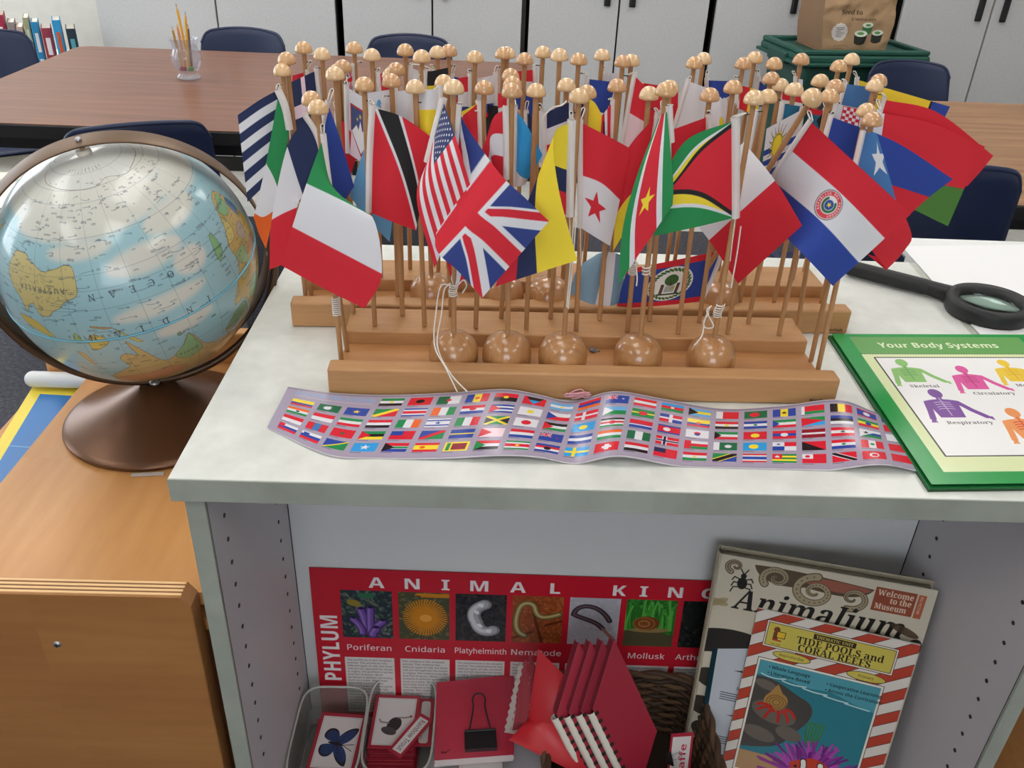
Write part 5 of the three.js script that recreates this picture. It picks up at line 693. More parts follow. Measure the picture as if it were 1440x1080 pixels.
{ // large hardback standing across the corner
  const m = printed(800, 1000, (x, w, h) => {
    x.fillStyle = '#cbc2ae'; x.fillRect(0, 0, w, h); x.lineCap = 'round';
    const arm = (pts, l, c) => { x.strokeStyle = c; for (let i = 0; i < pts.length - 1; i++) { x.lineWidth = l * (1 - 0.7 * i / pts.length); x.beginPath(); x.moveTo(...pts[i]); x.lineTo(...pts[i + 1]); x.stroke(); } };
    const spiral = (cx, cy, R, turns, l, a0, dir) => { const p = []; for (let i = 0; i < 60; i++) { const k = i / 59, A = a0 + dir * k * turns * 6.28; p.push([cx + R * (1 - 0.85 * k) * Math.cos(A), cy + R * 0.8 * (1 - 0.85 * k) * Math.sin(A)]); } arm(p, l + 8, '#5a4a38'); arm(p, l, '#a39478'); x.fillStyle = '#6a5a44'; p.forEach(([a, b], i) => { if (i % 2) { x.beginPath(); x.arc(a, b, 3.4, 0, 7); x.fill(); } }); };
    x.fillStyle = '#5a4a38'; x.beginPath(); x.moveTo(130, 20); x.bezierCurveTo(260, 10, 460, 30, 580, 40); x.bezierCurveTo(540, 110, 420, 90, 330, 80); x.bezierCurveTo(250, 100, 150, 90, 130, 20); x.fill(); x.fillStyle = '#9a5a48'; x.beginPath(); x.moveTo(330, 30); x.bezierCurveTo(420, 30, 520, 34, 574, 46); x.bezierCurveTo(520, 90, 420, 80, 330, 60); x.fill();
    spiral(370, 92, 80, 1.6, 28, -1.6, -1); spiral(220, 62, 56, 1.3, 24, 2.4, 1); spiral(510, 92, 58, 1.2, 20, 1.8, -1); spiral(60, 40, 34, 1.1, 16, 2, 1);
    x.fillStyle = '#15130f'; x.font = 'italic bold 122px serif'; x.save(); x.translate(70, 222); x.rotate(0.01); x.fillText('Animalium', 0, 0, 650); x.restore();
    x.fillStyle = '#94482f'; x.save(); x.translate(584, 24); x.rotate(0.02); x.fillRect(0, 0, 150, 100); x.fillStyle = '#b05c3c'; x.fillRect(156, 2, 28, 100); x.fillStyle = '#e0cdb6'; x.font = 'bold 33px serif'; x.fillText('Welcome', 10, 32, 132); x.fillText('to the', 60, 60, 80); x.fillText('Museum', 10, 90, 118); x.font = '13px sans-serif'; x.rotate(Math.PI / 2); x.fillText('BIG PICTURE', 8, -164, 84); x.restore();
    x.fillStyle = '#1d1a16'; x.beginPath(); x.ellipse(96, 108, 19, 26, 0, 0, 7); x.fill(); x.beginPath(); x.ellipse(97, 76, 11, 11, 0, 0, 7); x.fill(); x.strokeStyle = '#1d1a16'; x.lineWidth = 5; for (const s of [-1, 1]) { for (const k of [0, 1, 2]) { x.beginPath(); x.moveTo(96, 96 + k * 14); x.lineTo(96 + s * 32, 84 + k * 22); x.lineTo(96 + s * 40, 98 + k * 26); x.stroke(); } x.beginPath(); x.moveTo(97, 70); x.lineTo(97 + s * 14, 48); x.stroke(); }
    x.fillStyle = 'rgba(150,135,95,.7)'; for (const a of [-0.5, 0.2]) { x.beginPath(); x.ellipse(20, 205, 40, 14, a, 0, 7); x.fill(); }
    x.fillStyle = '#2a2622'; x.beginPath(); x.moveTo(0, 330); x.bezierCurveTo(120, 300, 260, 330, 330, 420); x.bezierCurveTo(200, 470, 60, 420, 0, 440); x.fill(); x.fillStyle = '#3a342e'; for (const [a, b] of [[10, 560], [0, 700], [30, 820]]) { x.beginPath(); x.ellipse(a + 40, b, 70, 46, 0.3, 0, 7); x.fill(); } x.fillStyle = '#201d1a'; x.beginPath(); x.ellipse(770, 260, 30, 44, 0.3, 0, 7); x.fill(); x.fillStyle = 'rgba(70,50,36,.85)'; x.beginPath(); x.ellipse(724, 190, 60, 16, 0.35, 0, 7); x.fill(); x.strokeStyle = '#201d1a'; x.lineWidth = 4; for (const k of [0, 1, 2]) { x.beginPath(); x.moveTo(760, 240 + k * 18); x.lineTo(720, 250 + k * 28); x.lineTo(704, 290 + k * 24); x.stroke(); }
  }, 0.4);
  const TL = V(0.323, 0.511, -0.9), ex = V(0.274, -0.003, 0.058), ey = V(-0.008, -0.373, 0.047), o = V(0.46, 0.3, -0.87);
  const t = thing('picture_book', 'large cream hardback Animalium with octopus arms leaning in the right corner', 'book', o.toArray());
  const s = slab(TL.sub(o), ex, ey, 0.003); part('front_cover', s.core, std(0xbdb39e, 0.6), t).add(Object.assign(shade(new THREE.Mesh(s.front, m)), { name: 'cover_print' }));
  const n = s.n; part('page_block', sheet((u, v) => TL.clone().addScaledVector(ex, u * 0.97 + 0.012).addScaledVector(ey, v * 0.97 + 0.016).addScaledVector(n, -0.0032), 1, 1, 0.017), std(0xd9d0ba, 0.9), t);
  part('back_cover', sheet((u, v) => TL.clone().addScaledVector(ex, u).addScaledVector(ey, v).addScaledVector(n, -0.0205), 1, 1, 0.003), std(0xb6ab95, 0.6), t);
  part('spine', sheet((u, v) => TL.clone().addScaledVector(ex, -0.012 * Math.sin(u * Math.PI)).addScaledVector(ey, v).addScaledVector(n, -0.0235 * u), 8, 1, 0.002), std(0xc2b8a2, 0.6), t);
}
{ // laminated bird sheet
  const m = printed(400, 520, (x, w, h) => {
    x.fillStyle = '#17343c'; x.fillRect(0, 0, w, h); x.fillStyle = '#bfc4cc'; x.fillRect(14, 14, w - 28, h - 28); x.fillStyle = '#22262c'; x.font = 'italic 30px serif'; x.fillText('Common Shorebirds', 110, 58);
    const bird = (y, c) => { x.save(); x.translate(150, y); x.fillStyle = c; x.strokeStyle = '#2a2420'; x.beginPath(); x.ellipse(0, 0, 46, 19, 0.12, 0, 7); x.fill(); x.beginPath(); x.arc(44, -16, 13, 0, 7); x.fill(); x.beginPath(); x.moveTo(-40, -4); x.lineTo(-84, 6); x.lineTo(-40, 8); x.fill(); x.lineWidth = 3; x.beginPath(); x.moveTo(56, -16); x.lineTo(86, -12); x.moveTo(0, 18); x.lineTo(-4, 46); x.moveTo(12, 18); x.lineTo(14, 46); x.stroke(); x.restore(); };
    bird(120, '#3d342e'); bird(280, '#6a3a2c'); bird(430, '#4a4038'); x.fillStyle = '#4a4e56'; x.font = 'italic 15px serif'; x.fillText('Black-bellied plover', 80, 190); x.fillText('American avocet', 80, 350); for (const y of [200, 360]) for (let i = 0; i < 4; i++) { x.fillRect(40, y + 6 + i * 8, 150 - 20 * (i % 2), 3); x.fillRect(220, y + 6 + i * 8, 120, 3); }
  }, 0.2);
  const TL = V(0.331, 0.385, -0.884), ex = V(0.20, -0.004, 0.046), ey = V(-0.006, -0.248, 0.048), o = V(0.42, 0.26, -0.85);
  const t = thing('bird_sheet', 'laminated sheet of shorebirds between the hardback and the striped book', 'sheet', o.toArray()); const s = slab(TL.sub(o), ex, ey, 0.0012);
  part('print', s.front, m, t); part('laminate', s.core, std(0x17343c, 0.4), t);
}
{ // striped workbook
  const m = printed(800, 1040, (x, w, h) => {
    x.fillStyle = '#ddd5cc'; x.fillRect(0, 0, w, h); x.strokeStyle = '#3a2a24'; x.lineWidth = 3;
    for (let k = -2; k < 16; k++) { const y = k * 130; x.fillStyle = '#b8432f'; x.beginPath(); x.moveTo(-10, y + 90); x.lineTo(w + 10, y - 420); x.lineTo(w + 10, y - 355); x.lineTo(-10, y + 155); x.fill(); x.stroke(); }
    const box = (a, b, c, d, f) => { x.fillStyle = f; x.fillRect(a, b, c, d); x.strokeRect(a, b, c, d); };
    box(62, 48, 650, 146, '#e6e0d2'); box(72, 58, 630, 126, '#cdbc55'); x.fillStyle = '#2a1c14'; x.fillRect(300, 66, 210, 30); x.textAlign = 'center'; x.fillStyle = '#d8c868'; x.font = 'bold 22px serif'; x.fillText('THEMATIC UNIT', 405, 89, 190); x.fillStyle = '#1a1612'; x.font = 'bold 52px serif'; x.fillText('TIDE POOLS and', 440, 138, 470); x.fillText('CORAL REEFS', 420, 180, 400);
    x.fillStyle = '#7a3f26'; x.beginPath(); x.arc(118, 92, 16, 0, 7); x.fill(); x.fillRect(104, 106, 26, 40); x.fillStyle = '#e0b830'; x.fillRect(122, 100, 42, 34); x.strokeRect(122, 100, 42, 34); x.fillStyle = '#c0402a'; x.fillRect(104, 146, 46, 8); x.fillStyle = '#3a2a20'; x.font = '14px sans-serif'; x.fillText('TCM 268', 122, 178);
    for (const [a, s, b] of [[220, 'Reproducible', 224], [596, 'Primary', 234]]) { x.fillStyle = '#cdbc55'; x.beginPath(); x.ellipse(a, b, 96, 24, 0, 0, 7); x.fill(); x.stroke(); x.fillStyle = '#3a2a20'; x.font = '20px serif'; x.fillText(s, a, b + 7); }
    box(58, 262, 636, 690, '#e6e0d2'); x.save(); x.beginPath(); x.rect(70, 274, 612, 666); x.clip(); const g = '#2e7a88'; x.fillStyle = g; x.fillRect(70, 274, 612, 666); x.fillStyle = '#4f9aa8'; x.beginPath(); x.moveTo(70, 274); x.lineTo(682, 274); x.lineTo(682, 420); x.bezierCurveTo(520, 400, 500, 350, 380, 370); x.bezierCurveTo(260, 380, 200, 330, 70, 360); x.fill(); x.strokeStyle = '#bcd6d8'; x.lineWidth = 7; for (let i = 0; i < 5; i++) { x.beginPath(); x.moveTo(90 + i * 110, 350 + i * 14); x.quadraticCurveTo(150 + i * 110, 372 + i * 10, 220 + i * 110, 352 + i * 16); x.stroke(); }
    x.fillStyle = '#4a4642'; x.beginPath(); x.moveTo(70, 370); x.bezierCurveTo(180, 350, 260, 420, 330, 440); x.bezierCurveTo(420, 470, 400, 560, 330, 640); x.bezierCurveTo(280, 720, 300, 760, 70, 800); x.fill(); x.fillStyle = '#6a6058'; for (const [a, b, c, d] of [[130, 410, 60, 26], [200, 560, 120, 60], [150, 700, 90, 40], [300, 660, 70, 40]]) { x.beginPath(); x.ellipse(a, b, c, d, 0.2, 0, 7); x.fill(); } x.fillStyle = '#b08a60'; x.fillRect(70, 820, 260, 130);
    x.fillStyle = '#a87f44'; x.beginPath(); x.ellipse(196, 490, 62, 54, -0.3, 0, 7); x.fill(); x.beginPath(); x.moveTo(150, 460); x.lineTo(190, 390); x.lineTo(230, 450); x.fill(); x.strokeStyle = '#6a4a24'; x.lineWidth = 4; for (const r of [20, 36, 50]) { x.beginPath(); x.ellipse(200, 496, r, r * 0.8, 0, 0, 7); x.stroke(); } x.strokeStyle = '#b8291e'; x.lineWidth = 15; x.lineCap = 'round'; for (const [a, b, c, d] of [[190, 540, 120, 560], [200, 550, 160, 600], [220, 550, 230, 606], [240, 545, 280, 590], [250, 530, 310, 560], [180, 530, 110, 530]]) { x.beginPath(); x.moveTo(a, b); x.quadraticCurveTo((a + c) / 2, Math.min(b, d) - 20, c, d); x.stroke(); }
    x.strokeStyle = '#3f7a34'; x.lineWidth = 8; for (let i = 0; i < 6; i++) { x.beginPath(); x.moveTo(400 + i * 8, 690); x.quadraticCurveTo(370 + i * 20, 620, 390 + i * 14, 560); x.stroke(); }
    x.lineWidth = 13; for (let i = 0; i < 150; i++) { const A = Math.PI + i / 150 * Math.PI + rr(-0.1, 0.1), R = rr(120, 290), cx = 470 + rr(-50, 50), cy = 900; x.strokeStyle = ['#8a2f8e', '#6f2478', '#a848a4'][i % 3]; x.beginPath(); x.moveTo(cx, cy); x.quadraticCurveTo(cx + R * 0.6 * Math.cos(A) + rr(-20, 20), cy + R * 0.6 * Math.sin(A), cx + R * Math.cos(A), cy + R * 0.86 * Math.sin(A)); x.stroke(); }
    x.fillStyle = '#c23a22'; x.beginPath(); x.ellipse(470, 850, 130, 62, 0.1, 0, 7); x.fill(); x.beginPath(); x.moveTo(580, 850); x.lineTo(660, 800); x.lineTo(660, 900); x.fill(); x.beginPath(); x.ellipse(480, 796, 60, 26, 0.2, 0, 7); x.fill(); x.strokeStyle = '#1a1412'; for (const [a, l] of [[410, 26], [500, 28], [576, 16]]) { x.lineWidth = l + 10; x.strokeStyle = '#1a1412'; x.beginPath(); x.moveTo(a, 800); x.quadraticCurveTo(a + 16, 850, a, 904); x.stroke(); x.lineWidth = l; x.strokeStyle = '#e8e2da'; x.beginPath(); x.moveTo(a, 800); x.quadraticCurveTo(a + 16, 850, a, 904); x.stroke(); } x.fillStyle = '#14100e'; x.beginPath(); x.arc(376, 838, 9, 0, 7); x.fill();
    x.strokeStyle = '#8a2f8e'; x.lineWidth = 12; for (let i = 0; i < 18; i++) { const a = 330 + i * 20; x.beginPath(); x.moveTo(a, 960); x.quadraticCurveTo(a + rr(-30, 30), 900, a + rr(-30, 30), rr(840, 900)); x.stroke(); } x.restore();
    x.textAlign = 'left'; x.fillStyle = '#16262c'; x.font = 'bold 25px sans-serif'; x.fillText('• Whole Language', 120, 312); x.fillText('• Literature-Based', 120, 346); x.fillText('• Cooperative Learning', 420, 330); x.fillText('• Across the Curriculum', 420, 364);
  }, 0.3);
  const TL = V(0.391, 0.413, -0.876), ex = V(0.203, -0.002, 0.06), ey = V(-0.019, -0.296, 0.054), o = V(0.48, 0.27, -0.82);
  const px = onZ(1066, 855, -0.876); TL.set(px.x, px.y, px.z);
  const t = thing('workbook', 'red and white striped workbook Tide Pools and Coral Reefs in front', 'book', o.toArray()); const s = slab(TL.sub(o), ex, ey, 0.004);
  part('cover_print', s.front, m, t); part('page_block', s.core, std(0xd8d2c8, 0.7), t);
}
// plastic boxes of cards
const redCard = std(0xa8283a, 0.45), cardWhite = std(0xd8d2d0, 0.5);
function cardBox(label, x, z, w, d) {
  const t = thing('card_box', label, 'box', [x, SY + 0.0006, z]); const h = 0.078, f = 0.004;
  const pl = new THREE.MeshPhysicalMaterial({ color: 0xcfcfca, roughness: 0.2, transmission: 0.8, thickness: 0, ior: 1.45 });
  part('wall', sheet((u, v) => { const a = u * 2 * Math.PI, c = Math.cos(a), s = Math.sin(a), k = 5, q = Math.pow(Math.pow(Math.abs(c), k) + Math.pow(Math.abs(s), k), -1 / k), g = 0.92 + 0.08 * (1 - v); return V(c * q * w / 2 * g, (1 - v) * h, s * q * d / 2 * g); }, 64, 6), pl, t);
  part('bottom', bx(w * 0.9, 0.0016, d * 0.9, 0, 0.001, 0, 0.0006), pl, t);
  part('rim', tube([...Array(64)].map((_, i) => { const a = i / 64 * 2 * Math.PI, c = Math.cos(a), s = Math.sin(a), k = 5, q = Math.pow(Math.pow(Math.abs(c), k) + Math.pow(Math.abs(s), k), -1 / k); return V(c * q * w / 2, h, s * q * d / 2); }), 0.0018, 128, 6, true), std(0xb9b9b4, 0.25, { transparent: false }), t);
}
cardBox('clear plastic box with the butterfly card, at the left end of the shelf', -0.218, -0.835, 0.1, 0.16);
cardBox('clear plastic box with the ostrich card, second from the left', -0.116, -0.852, 0.1, 0.164);
function card(label, cat, x, y, z, ry, w, d, mat, tilt = 0, group) {
  const t = thing('picture_card', label, cat, [x, y, z], ry, group); t.rotation.order = 'YXZ'; t.rotation.x = tilt;
  part('card', bx(w, 0.0012, d, 0, 0, 0, 0.0005), redCard, t);
  if (mat) part('print', new THREE.PlaneGeometry(w, d).rotateX(-Math.PI / 2).translate(0, 0.0009, 0), mat, t);
  return t;
}
const paper = (fn, w = 300, h = 400) => printed(w, h, (x) => { x.fillStyle = '#a8283a'; x.fillRect(0, 0, w, h); x.fillStyle = '#d9d4d2'; x.fillRect(w * 0.07, h * 0.06, w * 0.86, h * 0.88); fn(x, w, h); }, 0.3);
const butterfly = paper((x) => { x.strokeStyle = '#666'; x.strokeRect(28, 32, 244, 336); x.save(); x.translate(146, 212); x.rotate(0.16); for (const s of [1, -1]) { x.save(); x.scale(1, s); const wings = (k) => { x.beginPath(); x.moveTo(36, 3); x.bezierCurveTo(70, 18, 112, 70, 108 * k, 128 * k); x.bezierCurveTo(96 * k, 136 * k, 60, 124 * k, 34, 96 * k); x.bezierCurveTo(14, 74, -10, 40, -14, 3); x.fill(); x.beginPath(); x.moveTo(8, 4); x.bezierCurveTo(8, 60, -8, 96 * k, -46, 98 * k); x.bezierCurveTo(-84 * k, 98 * k, -104 * k, 60, -92 * k, 30); x.bezierCurveTo(-74, 12, -40, 6, 8, 4); x.fill(); }; x.fillStyle = '#14161b'; wings(1); x.fillStyle = '#22406f'; wings(0.86); x.strokeStyle = 'rgba(14,18,28,.8)'; x.lineWidth = 2.5; for (const [a, b] of [[90, 104], [70, 108], [44, 90], [-56, 84], [-80, 60], [-26, 84]]) { x.beginPath(); x.moveTo(8, 5); x.lineTo(a, b); x.stroke(); } x.restore(); } x.fillStyle = '#101114'; x.beginPath(); x.ellipse(-2, 0, 54, 9, 0, 0, 7); x.fill(); x.strokeStyle = '#16181c'; x.lineWidth = 4; x.beginPath(); x.moveTo(46, 0); x.lineTo(116, 26); x.moveTo(46, 0); x.lineTo(116, -20); x.stroke(); x.restore(); });
const ostrich = paper((x) => { x.strokeStyle = '#777'; x.strokeRect(28, 32, 244, 336); x.fillStyle = '#2b2a2c'; x.beginPath(); x.ellipse(150, 225, 44, 58, 0.5, 0, 7); x.fill(); x.fillStyle = '#4a4648'; x.beginPath(); x.ellipse(120, 272, 52, 28, 0.3, 0, 7); x.fill(); x.strokeStyle = '#8e8684'; x.lineWidth = 11; x.lineCap = 'round'; x.beginPath(); x.moveTo(170, 172); x.quadraticCurveTo(210, 176, 250, 164); x.moveTo(112, 214); x.lineTo(60, 208); x.lineTo(50, 190); x.stroke(); x.fillStyle = '#a83a30'; x.beginPath(); x.arc(254, 160, 9, 0, 7); x.fill(); });
const ORD = ['second', 'third', 'fourth', 'fifth', 'sixth', 'seventh', 'eighth', 'ninth', 'tenth'];
for (let i = 0; i < 9; i++) {
  const top = i === 8, y = SY + 0.0032 + i * 0.0062;
  card(top ? 'red bordered card showing a blue butterfly' : ORD[7 - i] + ' red card from the top in the butterfly pile', 'card', -0.207 + (top ? 0 : rr(-0.003, 0.003)), y + (top ? 0.003 : 0), -0.838 + (top ? 0.004 : rr(-0.003, 0.003)), top ? -0.06 : rr(-0.04, 0.04), 0.068, 0.1, top ? butterfly : null, 0, top ? undefined : 'red cards under the butterfly card');
  card(top ? 'red bordered card showing an ostrich' : ORD[7 - i] + ' red card from the top in the ostrich pile', 'card', -0.127 + (top ? 0 : rr(-0.003, 0.003)), y + (top ? 0.003 : 0), -0.87 + (top ? -0.002 : rr(-0.003, 0.003)), top ? -0.02 : rr(-0.04, 0.04), 0.068, 0.096, top ? ostrich : null, 0, top ? undefined : 'red cards under the ostrich card');
}
card('narrow red bordered card reading Rainbow Trout, lying askew', 'card', -0.1, SY + 0.0645, -0.842, 2.58, 0.024, 0.078, printed(120, 380, (x, w, h) => { x.fillStyle = '#a8283a'; x.fillRect(0, 0, w, h); x.fillStyle = '#d9d4d2'; x.fillRect(22, 26, w - 44, h - 52); x.save(); x.translate(74, h - 40); x.rotate(-Math.PI / 2); x.fillStyle = '#222'; x.font = '52px sans-serif'; x.fillText('Rainbow Trout', 0, 0, h - 84); x.restore(); }));
card('long white label card with red edge beside the ostrich card', 'card', -0.082, SY + 0.052, -0.875, 0.0, 0.024, 0.085, printed(140, 420, (x, w, h) => { x.fillStyle = '#a8283a'; x.fillRect(0, 0, w, h); x.fillStyle = '#d6d0ca'; x.beginPath(); x.roundRect(30, 24, w - 60, h - 48, 24); x.fill(); x.save(); x.translate(54, h - 60); x.rotate(-Math.PI / 2); x.fillStyle = '#444'; x.font = '24px sans-serif'; x.fillText('can I run away fast', 0, 0, 190); x.restore(); }));
{ // clipped packet lying on a pile of red cards
  for (let i = 0; i < 9; i++) card((i === 8 ? 'white topmost card' : ORD[7 - i] + ' red card from the top') + ' in the pile under the clipped packet', 'card', 0.004 + rr(-0.002, 0.002), SY + 0.0032 + i * 0.0046, -0.83 + rr(-0.002, 0.002), rr(-0.03, 0.03), 0.064, 0.1, i === 8 ? cardWhite : null, 0, 'red cards under the clipped packet');
  const o = V(-0.005, SY + 0.052, -0.865), t = thing('laminated_packet', 'packet of red laminated sheets held by a black binder clip', 'packet', o.toArray());
  const q = [V(-0.061, 0.047, -0.045), V(0.056, 0.044, -0.066), V(0.056, 0.006, 0.048), V(-0.058, 0.006, 0.06)];
  const f = (u, v) => q[0].clone().lerp(q[1], u).lerp(q[3].clone().lerp(q[2], u), v);
  const lam = new THREE.MeshPhysicalMaterial({ color: 0xb32a40, roughness: 0.3, clearcoat: 1, clearcoatRoughness: 0.1 });
  for (let k = 0; k < 5; k++) part('sheet', sheet((u, v) => f(u, v).add(V(0.0012 * (k % 2), -k * 0.0022, 0.001 * (k % 3))), 6, 6, 0.0012), lam, t);
  for (let k = 0; k < 5; k++) part('laminate_margin', sheet((u, v) => f(u, 1.0 + v * 0.02).add(V(0.0012 * (k % 2), -k * 0.0022, 0.001 * (k % 3))), 6, 1), new THREE.MeshPhysicalMaterial({ color: 0xf2ecec, roughness: 0.15, transmission: 0.3, thickness: 0 }), t);
  const mk = f(0.08, 0.9).add(V(0, 0.0006, 0)); part('pen_mark', tube([0, 1, 2, 3, 4, 5, 6].map((i) => mk.clone().add(V(i * 0.0022, 0.0004, (i % 2) * 0.003 - (i > 4 ? 0.004 : 0)))), 0.0005, 24, 5), black, t);
  const cl = thing('binder_clip', 'large black binder clip on the red laminated packet', 'clip', [0.003, SY + 0.064, -0.832]); cl.rotation.set(0.33, 0.08, 0);
  const pf = new THREE.Shape(); pf.moveTo(0.012, 0.011); pf.lineTo(-0.016, 0.003); pf.lineTo(-0.016, 0.0036); pf.lineTo(0.012, 0.0122); pf.quadraticCurveTo(0.0136, 0, 0.012, -0.0122); pf.lineTo(-0.016, -0.0036); pf.lineTo(-0.016, -0.003); pf.lineTo(0.012, -0.011);
  const bg = new THREE.ExtrudeGeometry(pf, { depth: 0.046, bevelEnabled: true, bevelSize: 0.0003, bevelThickness: 0.0003, bevelSegments: 1 }).translate(0, 0, -0.023).rotateY(-Math.PI / 2); part('clip_body', bg, blackPlastic, cl);
  part('hinge_roll', merge(bar(V(-0.022, 0.0036, -0.0165), V(0.022, 0.0036, -0.0165), 0.0018), bar(V(-0.022, -0.0036, -0.0165), V(0.022, -0.0036, -0.0165), 0.0018)), blackPlastic, cl);
  part('wire_handle', tube([V(-0.016, 0.0045, -0.0165), V(-0.0085, 0.016, -0.048), V(-0.0095, 0.018, -0.058), V(-0.005, 0.02, -0.064), V(0.005, 0.02, -0.064), V(0.0095, 0.018, -0.058), V(0.0085, 0.016, -0.048), V(0.016, 0.0045, -0.0165)], 0.0011, 48, 8), black, cl);
}
{ // wicker basket
  const w = 0.24, d = 0.225, h = 0.115, cx = 0.213, cz = -0.803; const t = thing('wicker_basket', 'dark woven wicker basket holding the red booklets', 'basket', [cx, SY + 0.0006, cz]);
  const wk = [0x4a3524, 0x5a412c, 0x3a2a1e, 0x64492f].map((c) => std(c, 0.75));
  const at = (a, y, r = 0) => { const c = Math.cos(a), s = Math.sin(a), k = 6, q = Math.pow(Math.pow(Math.abs(c), k) + Math.pow(Math.abs(s), k), -1 / k), g = 0.9 + 0.1 * y / h; return V(c * (q * w / 2 * g + r), y, s * (q * d / 2 * g + r)); };
  part('bottom', bx(w * 0.88, 0.004, d * 0.88, 0, 0.0022, 0), wk[2], t);
  const N = 40; for (let i = 0; i < N; i++) part('stake', bar(at(i / N * 6.2832, 0.003), at(i / N * 6.2832, h), 0.0022, 0.0022, 6), wk[i % 4], t);
  for (let k = 0; k < 15; k++) part('weave', tube([...Array(N * 2)].map((_, i) => at(i / (N * 2) * 6.2832, 0.006 + k * 0.0072 + rr(-0.0008, 0.0008), 0.0032 * Math.cos(i * Math.PI / 2 + k * Math.PI))), 0.0039, N * 4, 6, true), wk[(k * 3) % 4], t);
  for (const s of [0, 1]) part('rim', tube([...Array(N * 2)].map((_, i) => at(i / (N * 2) * 6.2832, h + 0.003 + 0.003 * Math.sin(i * 0.785 + s * 3.14), 0.003 * Math.cos(i * 0.785 + s * 3.14))), 0.0046, N * 4, 6, true), wk[s], t);
}
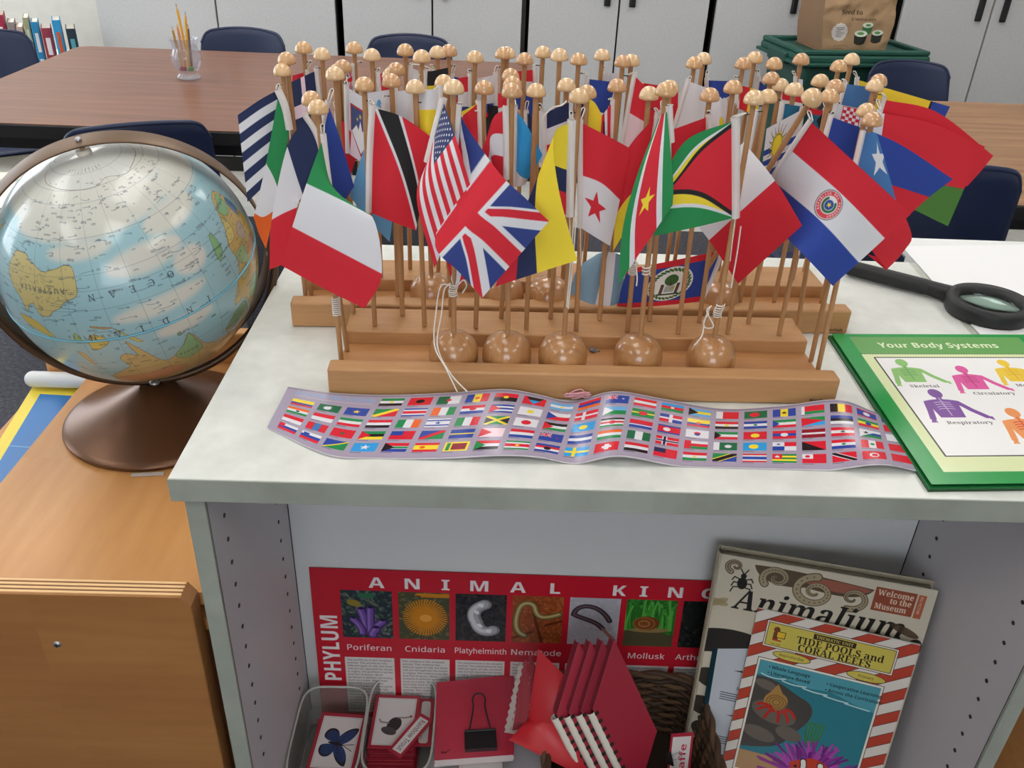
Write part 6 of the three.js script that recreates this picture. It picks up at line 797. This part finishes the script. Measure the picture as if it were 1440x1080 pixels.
{ // red booklets standing in the basket
  const cov = [0x9c2236, 0x8f1f33, 0x9a2438, 0xa3283c].map((c) => std(c, 0.4)); const comb = std(0xe2dcd0, 0.35), slot = std(0x2a1c16, 0.8);
  [[0, 'rightmost red comb bound booklet showing its whole cover'], [1, 'second red comb bound booklet from the right in the basket'], [2, 'third red comb bound booklet from the right in the basket'], [3, 'leftmost red comb bound booklet, edge on behind the others']].forEach(([i, label]) => {
    const o = V(0.185 - i * 0.016, 0.3, -0.82), t = thing('red_booklet', label, 'booklet', o.toArray(), 0, 'red comb bound booklets in the basket');
    // spine runs down to the right, the cover faces up and to the right
    const S0 = V(-0.034, 0.022 - i * 0.004, 0.022), S1 = V(0.036, -0.115 - i * 0.004, 0.062), T = V(-0.006, 0.096 - i * 0.002, -0.034);
    const ex = S1.clone().sub(S0), ey = T.clone().sub(S0); const f = (u, v) => S0.clone().addScaledVector(ex, u).addScaledVector(ey, v); const n = ex.clone().cross(ey).normalize();
    part('front_cover', sheet((u, v) => f(u, 1 - v).addScaledVector(n, 0.006), 2, 2, 0.0012), cov[i], t);
    part('back_cover', sheet((u, v) => f(u, 1 - v).addScaledVector(n, -0.005), 2, 2, 0.0012), cov[(i + 1) % 4], t);
    for (let k = 0; k < 4; k++) part('page', sheet((u, v) => f(u, 0.985 - v * 0.97).addScaledVector(n, 0.0035 - k * 0.0022), 2, 2, 0.0009), k % 2 ? cov[2] : std(0x6f1c2a, 0.6), t);
    const c = part('comb_spine', tube([f(0.02, -0.03), f(0.5, -0.03), f(0.98, -0.03)], 0.0064, 20, 14), comb, t);
    part('comb_slot', merge(...[...Array(11)].map((_, k) => { const g = new THREE.BoxGeometry(0.0048, 0.0062, 0.0136), p = f(0.07 + k * 0.085, 0.035); g.applyQuaternion(new THREE.Quaternion().setFromRotationMatrix(new THREE.Matrix4().makeBasis(ex.clone().normalize(), n.clone().cross(ex).normalize().negate().negate(), n))); return g.translate(p.x, p.y, p.z); })), slot, c);
  });
  const o = V(0.1, 0.3, -0.81), t = thing('red_folder', 'bright red folded card with a torn grey backing left of the booklets', 'folder', o.toArray());
  const P = (px, py, z) => onZ(px, py, z).sub(o), quad = (a, b, c, d) => (u, v) => a.clone().lerp(b, u).lerp(d.clone().lerp(c, u), v);
  part('upper_panel', sheet(quad(P(757, 913, -0.84), P(806, 962, -0.83), P(792, 1022, -0.79), P(742, 1012, -0.81)), 6, 6, 0.0012), std(0xb51c26, 0.45), t);
  part('lower_panel', sheet(quad(P(742, 1012, -0.81), P(792, 1022, -0.79), P(835, 1100, -0.76), P(716, 1040, -0.775)), 6, 6, 0.0012), std(0xc2202a, 0.4), t);
  for (let k = 0; k < 3; k++) part('torn_sheet', sheet((u, v) => { const a = quad(P(730 + k * 8, 932 - k * 4, -0.845), P(748 + k * 4, 946, -0.84), P(734 + k * 3, 1034 - k * 8, -0.8), P(709 + k * 6, 1030, -0.8)); return a(u, v).add(V(0.0012 * Math.sin(v * 60 + k) * (u < 0.1 || u > 0.9 ? 1 : 0), 0, -k * 0.002)); }, 10, 40, 0.001), std(k ? 0x8a2a34 : 0xa79a94, 0.8), t);
}
{ // giraffe label at the front of the basket
  const m = printed(160, 260, (x, w, h) => { x.fillStyle = '#a8283a'; x.fillRect(0, 0, w, h); x.fillStyle = '#d9d2d0'; x.fillRect(14, 16, w - 30, h - 20); x.save(); x.translate(118, h - 14); x.rotate(-Math.PI / 2); x.fillStyle = '#c03046'; x.font = 'bold 66px sans-serif'; x.fillText('Giraffe', -30, 0, 250); x.restore(); }, 0.35);
  const a = onZ(944, 1032, -0.8), b = onZ(976, 1030, -0.8), o = a.clone(), t = thing('name_card', 'white name card with red letters standing in the basket at right', 'card', o.toArray()); const s = slab(V(), b.sub(a), V(0, -0.085, 0.02), 0.001); part('print', s.front, m, t); part('card', s.core, redCard, t);
  const c = onZ(943, 1068, -0.785), k = thing('small_binder_clip', 'small black binder clip at the edge of the name card', 'clip', c.toArray()); const pf = new THREE.Shape(); pf.moveTo(0.006, 0.005); pf.lineTo(-0.006, 0.001); pf.lineTo(-0.006, -0.001); pf.lineTo(0.006, -0.005); pf.lineTo(0.0068, 0);
  part('clip_body', new THREE.ExtrudeGeometry(pf, { depth: 0.014, bevelEnabled: false }).translate(0, 0, -0.007).rotateZ(2.2), blackPlastic, k); part('wire_handle', tube([V(0.002, 0.004, 0.004), V(0.012, 0.01, 0.004), V(0.014, 0.011, 0), V(0.012, 0.01, -0.004), V(0.002, 0.004, -0.004)], 0.0006, 20, 6), steel, k);
}

renderer.render(scene, camera);
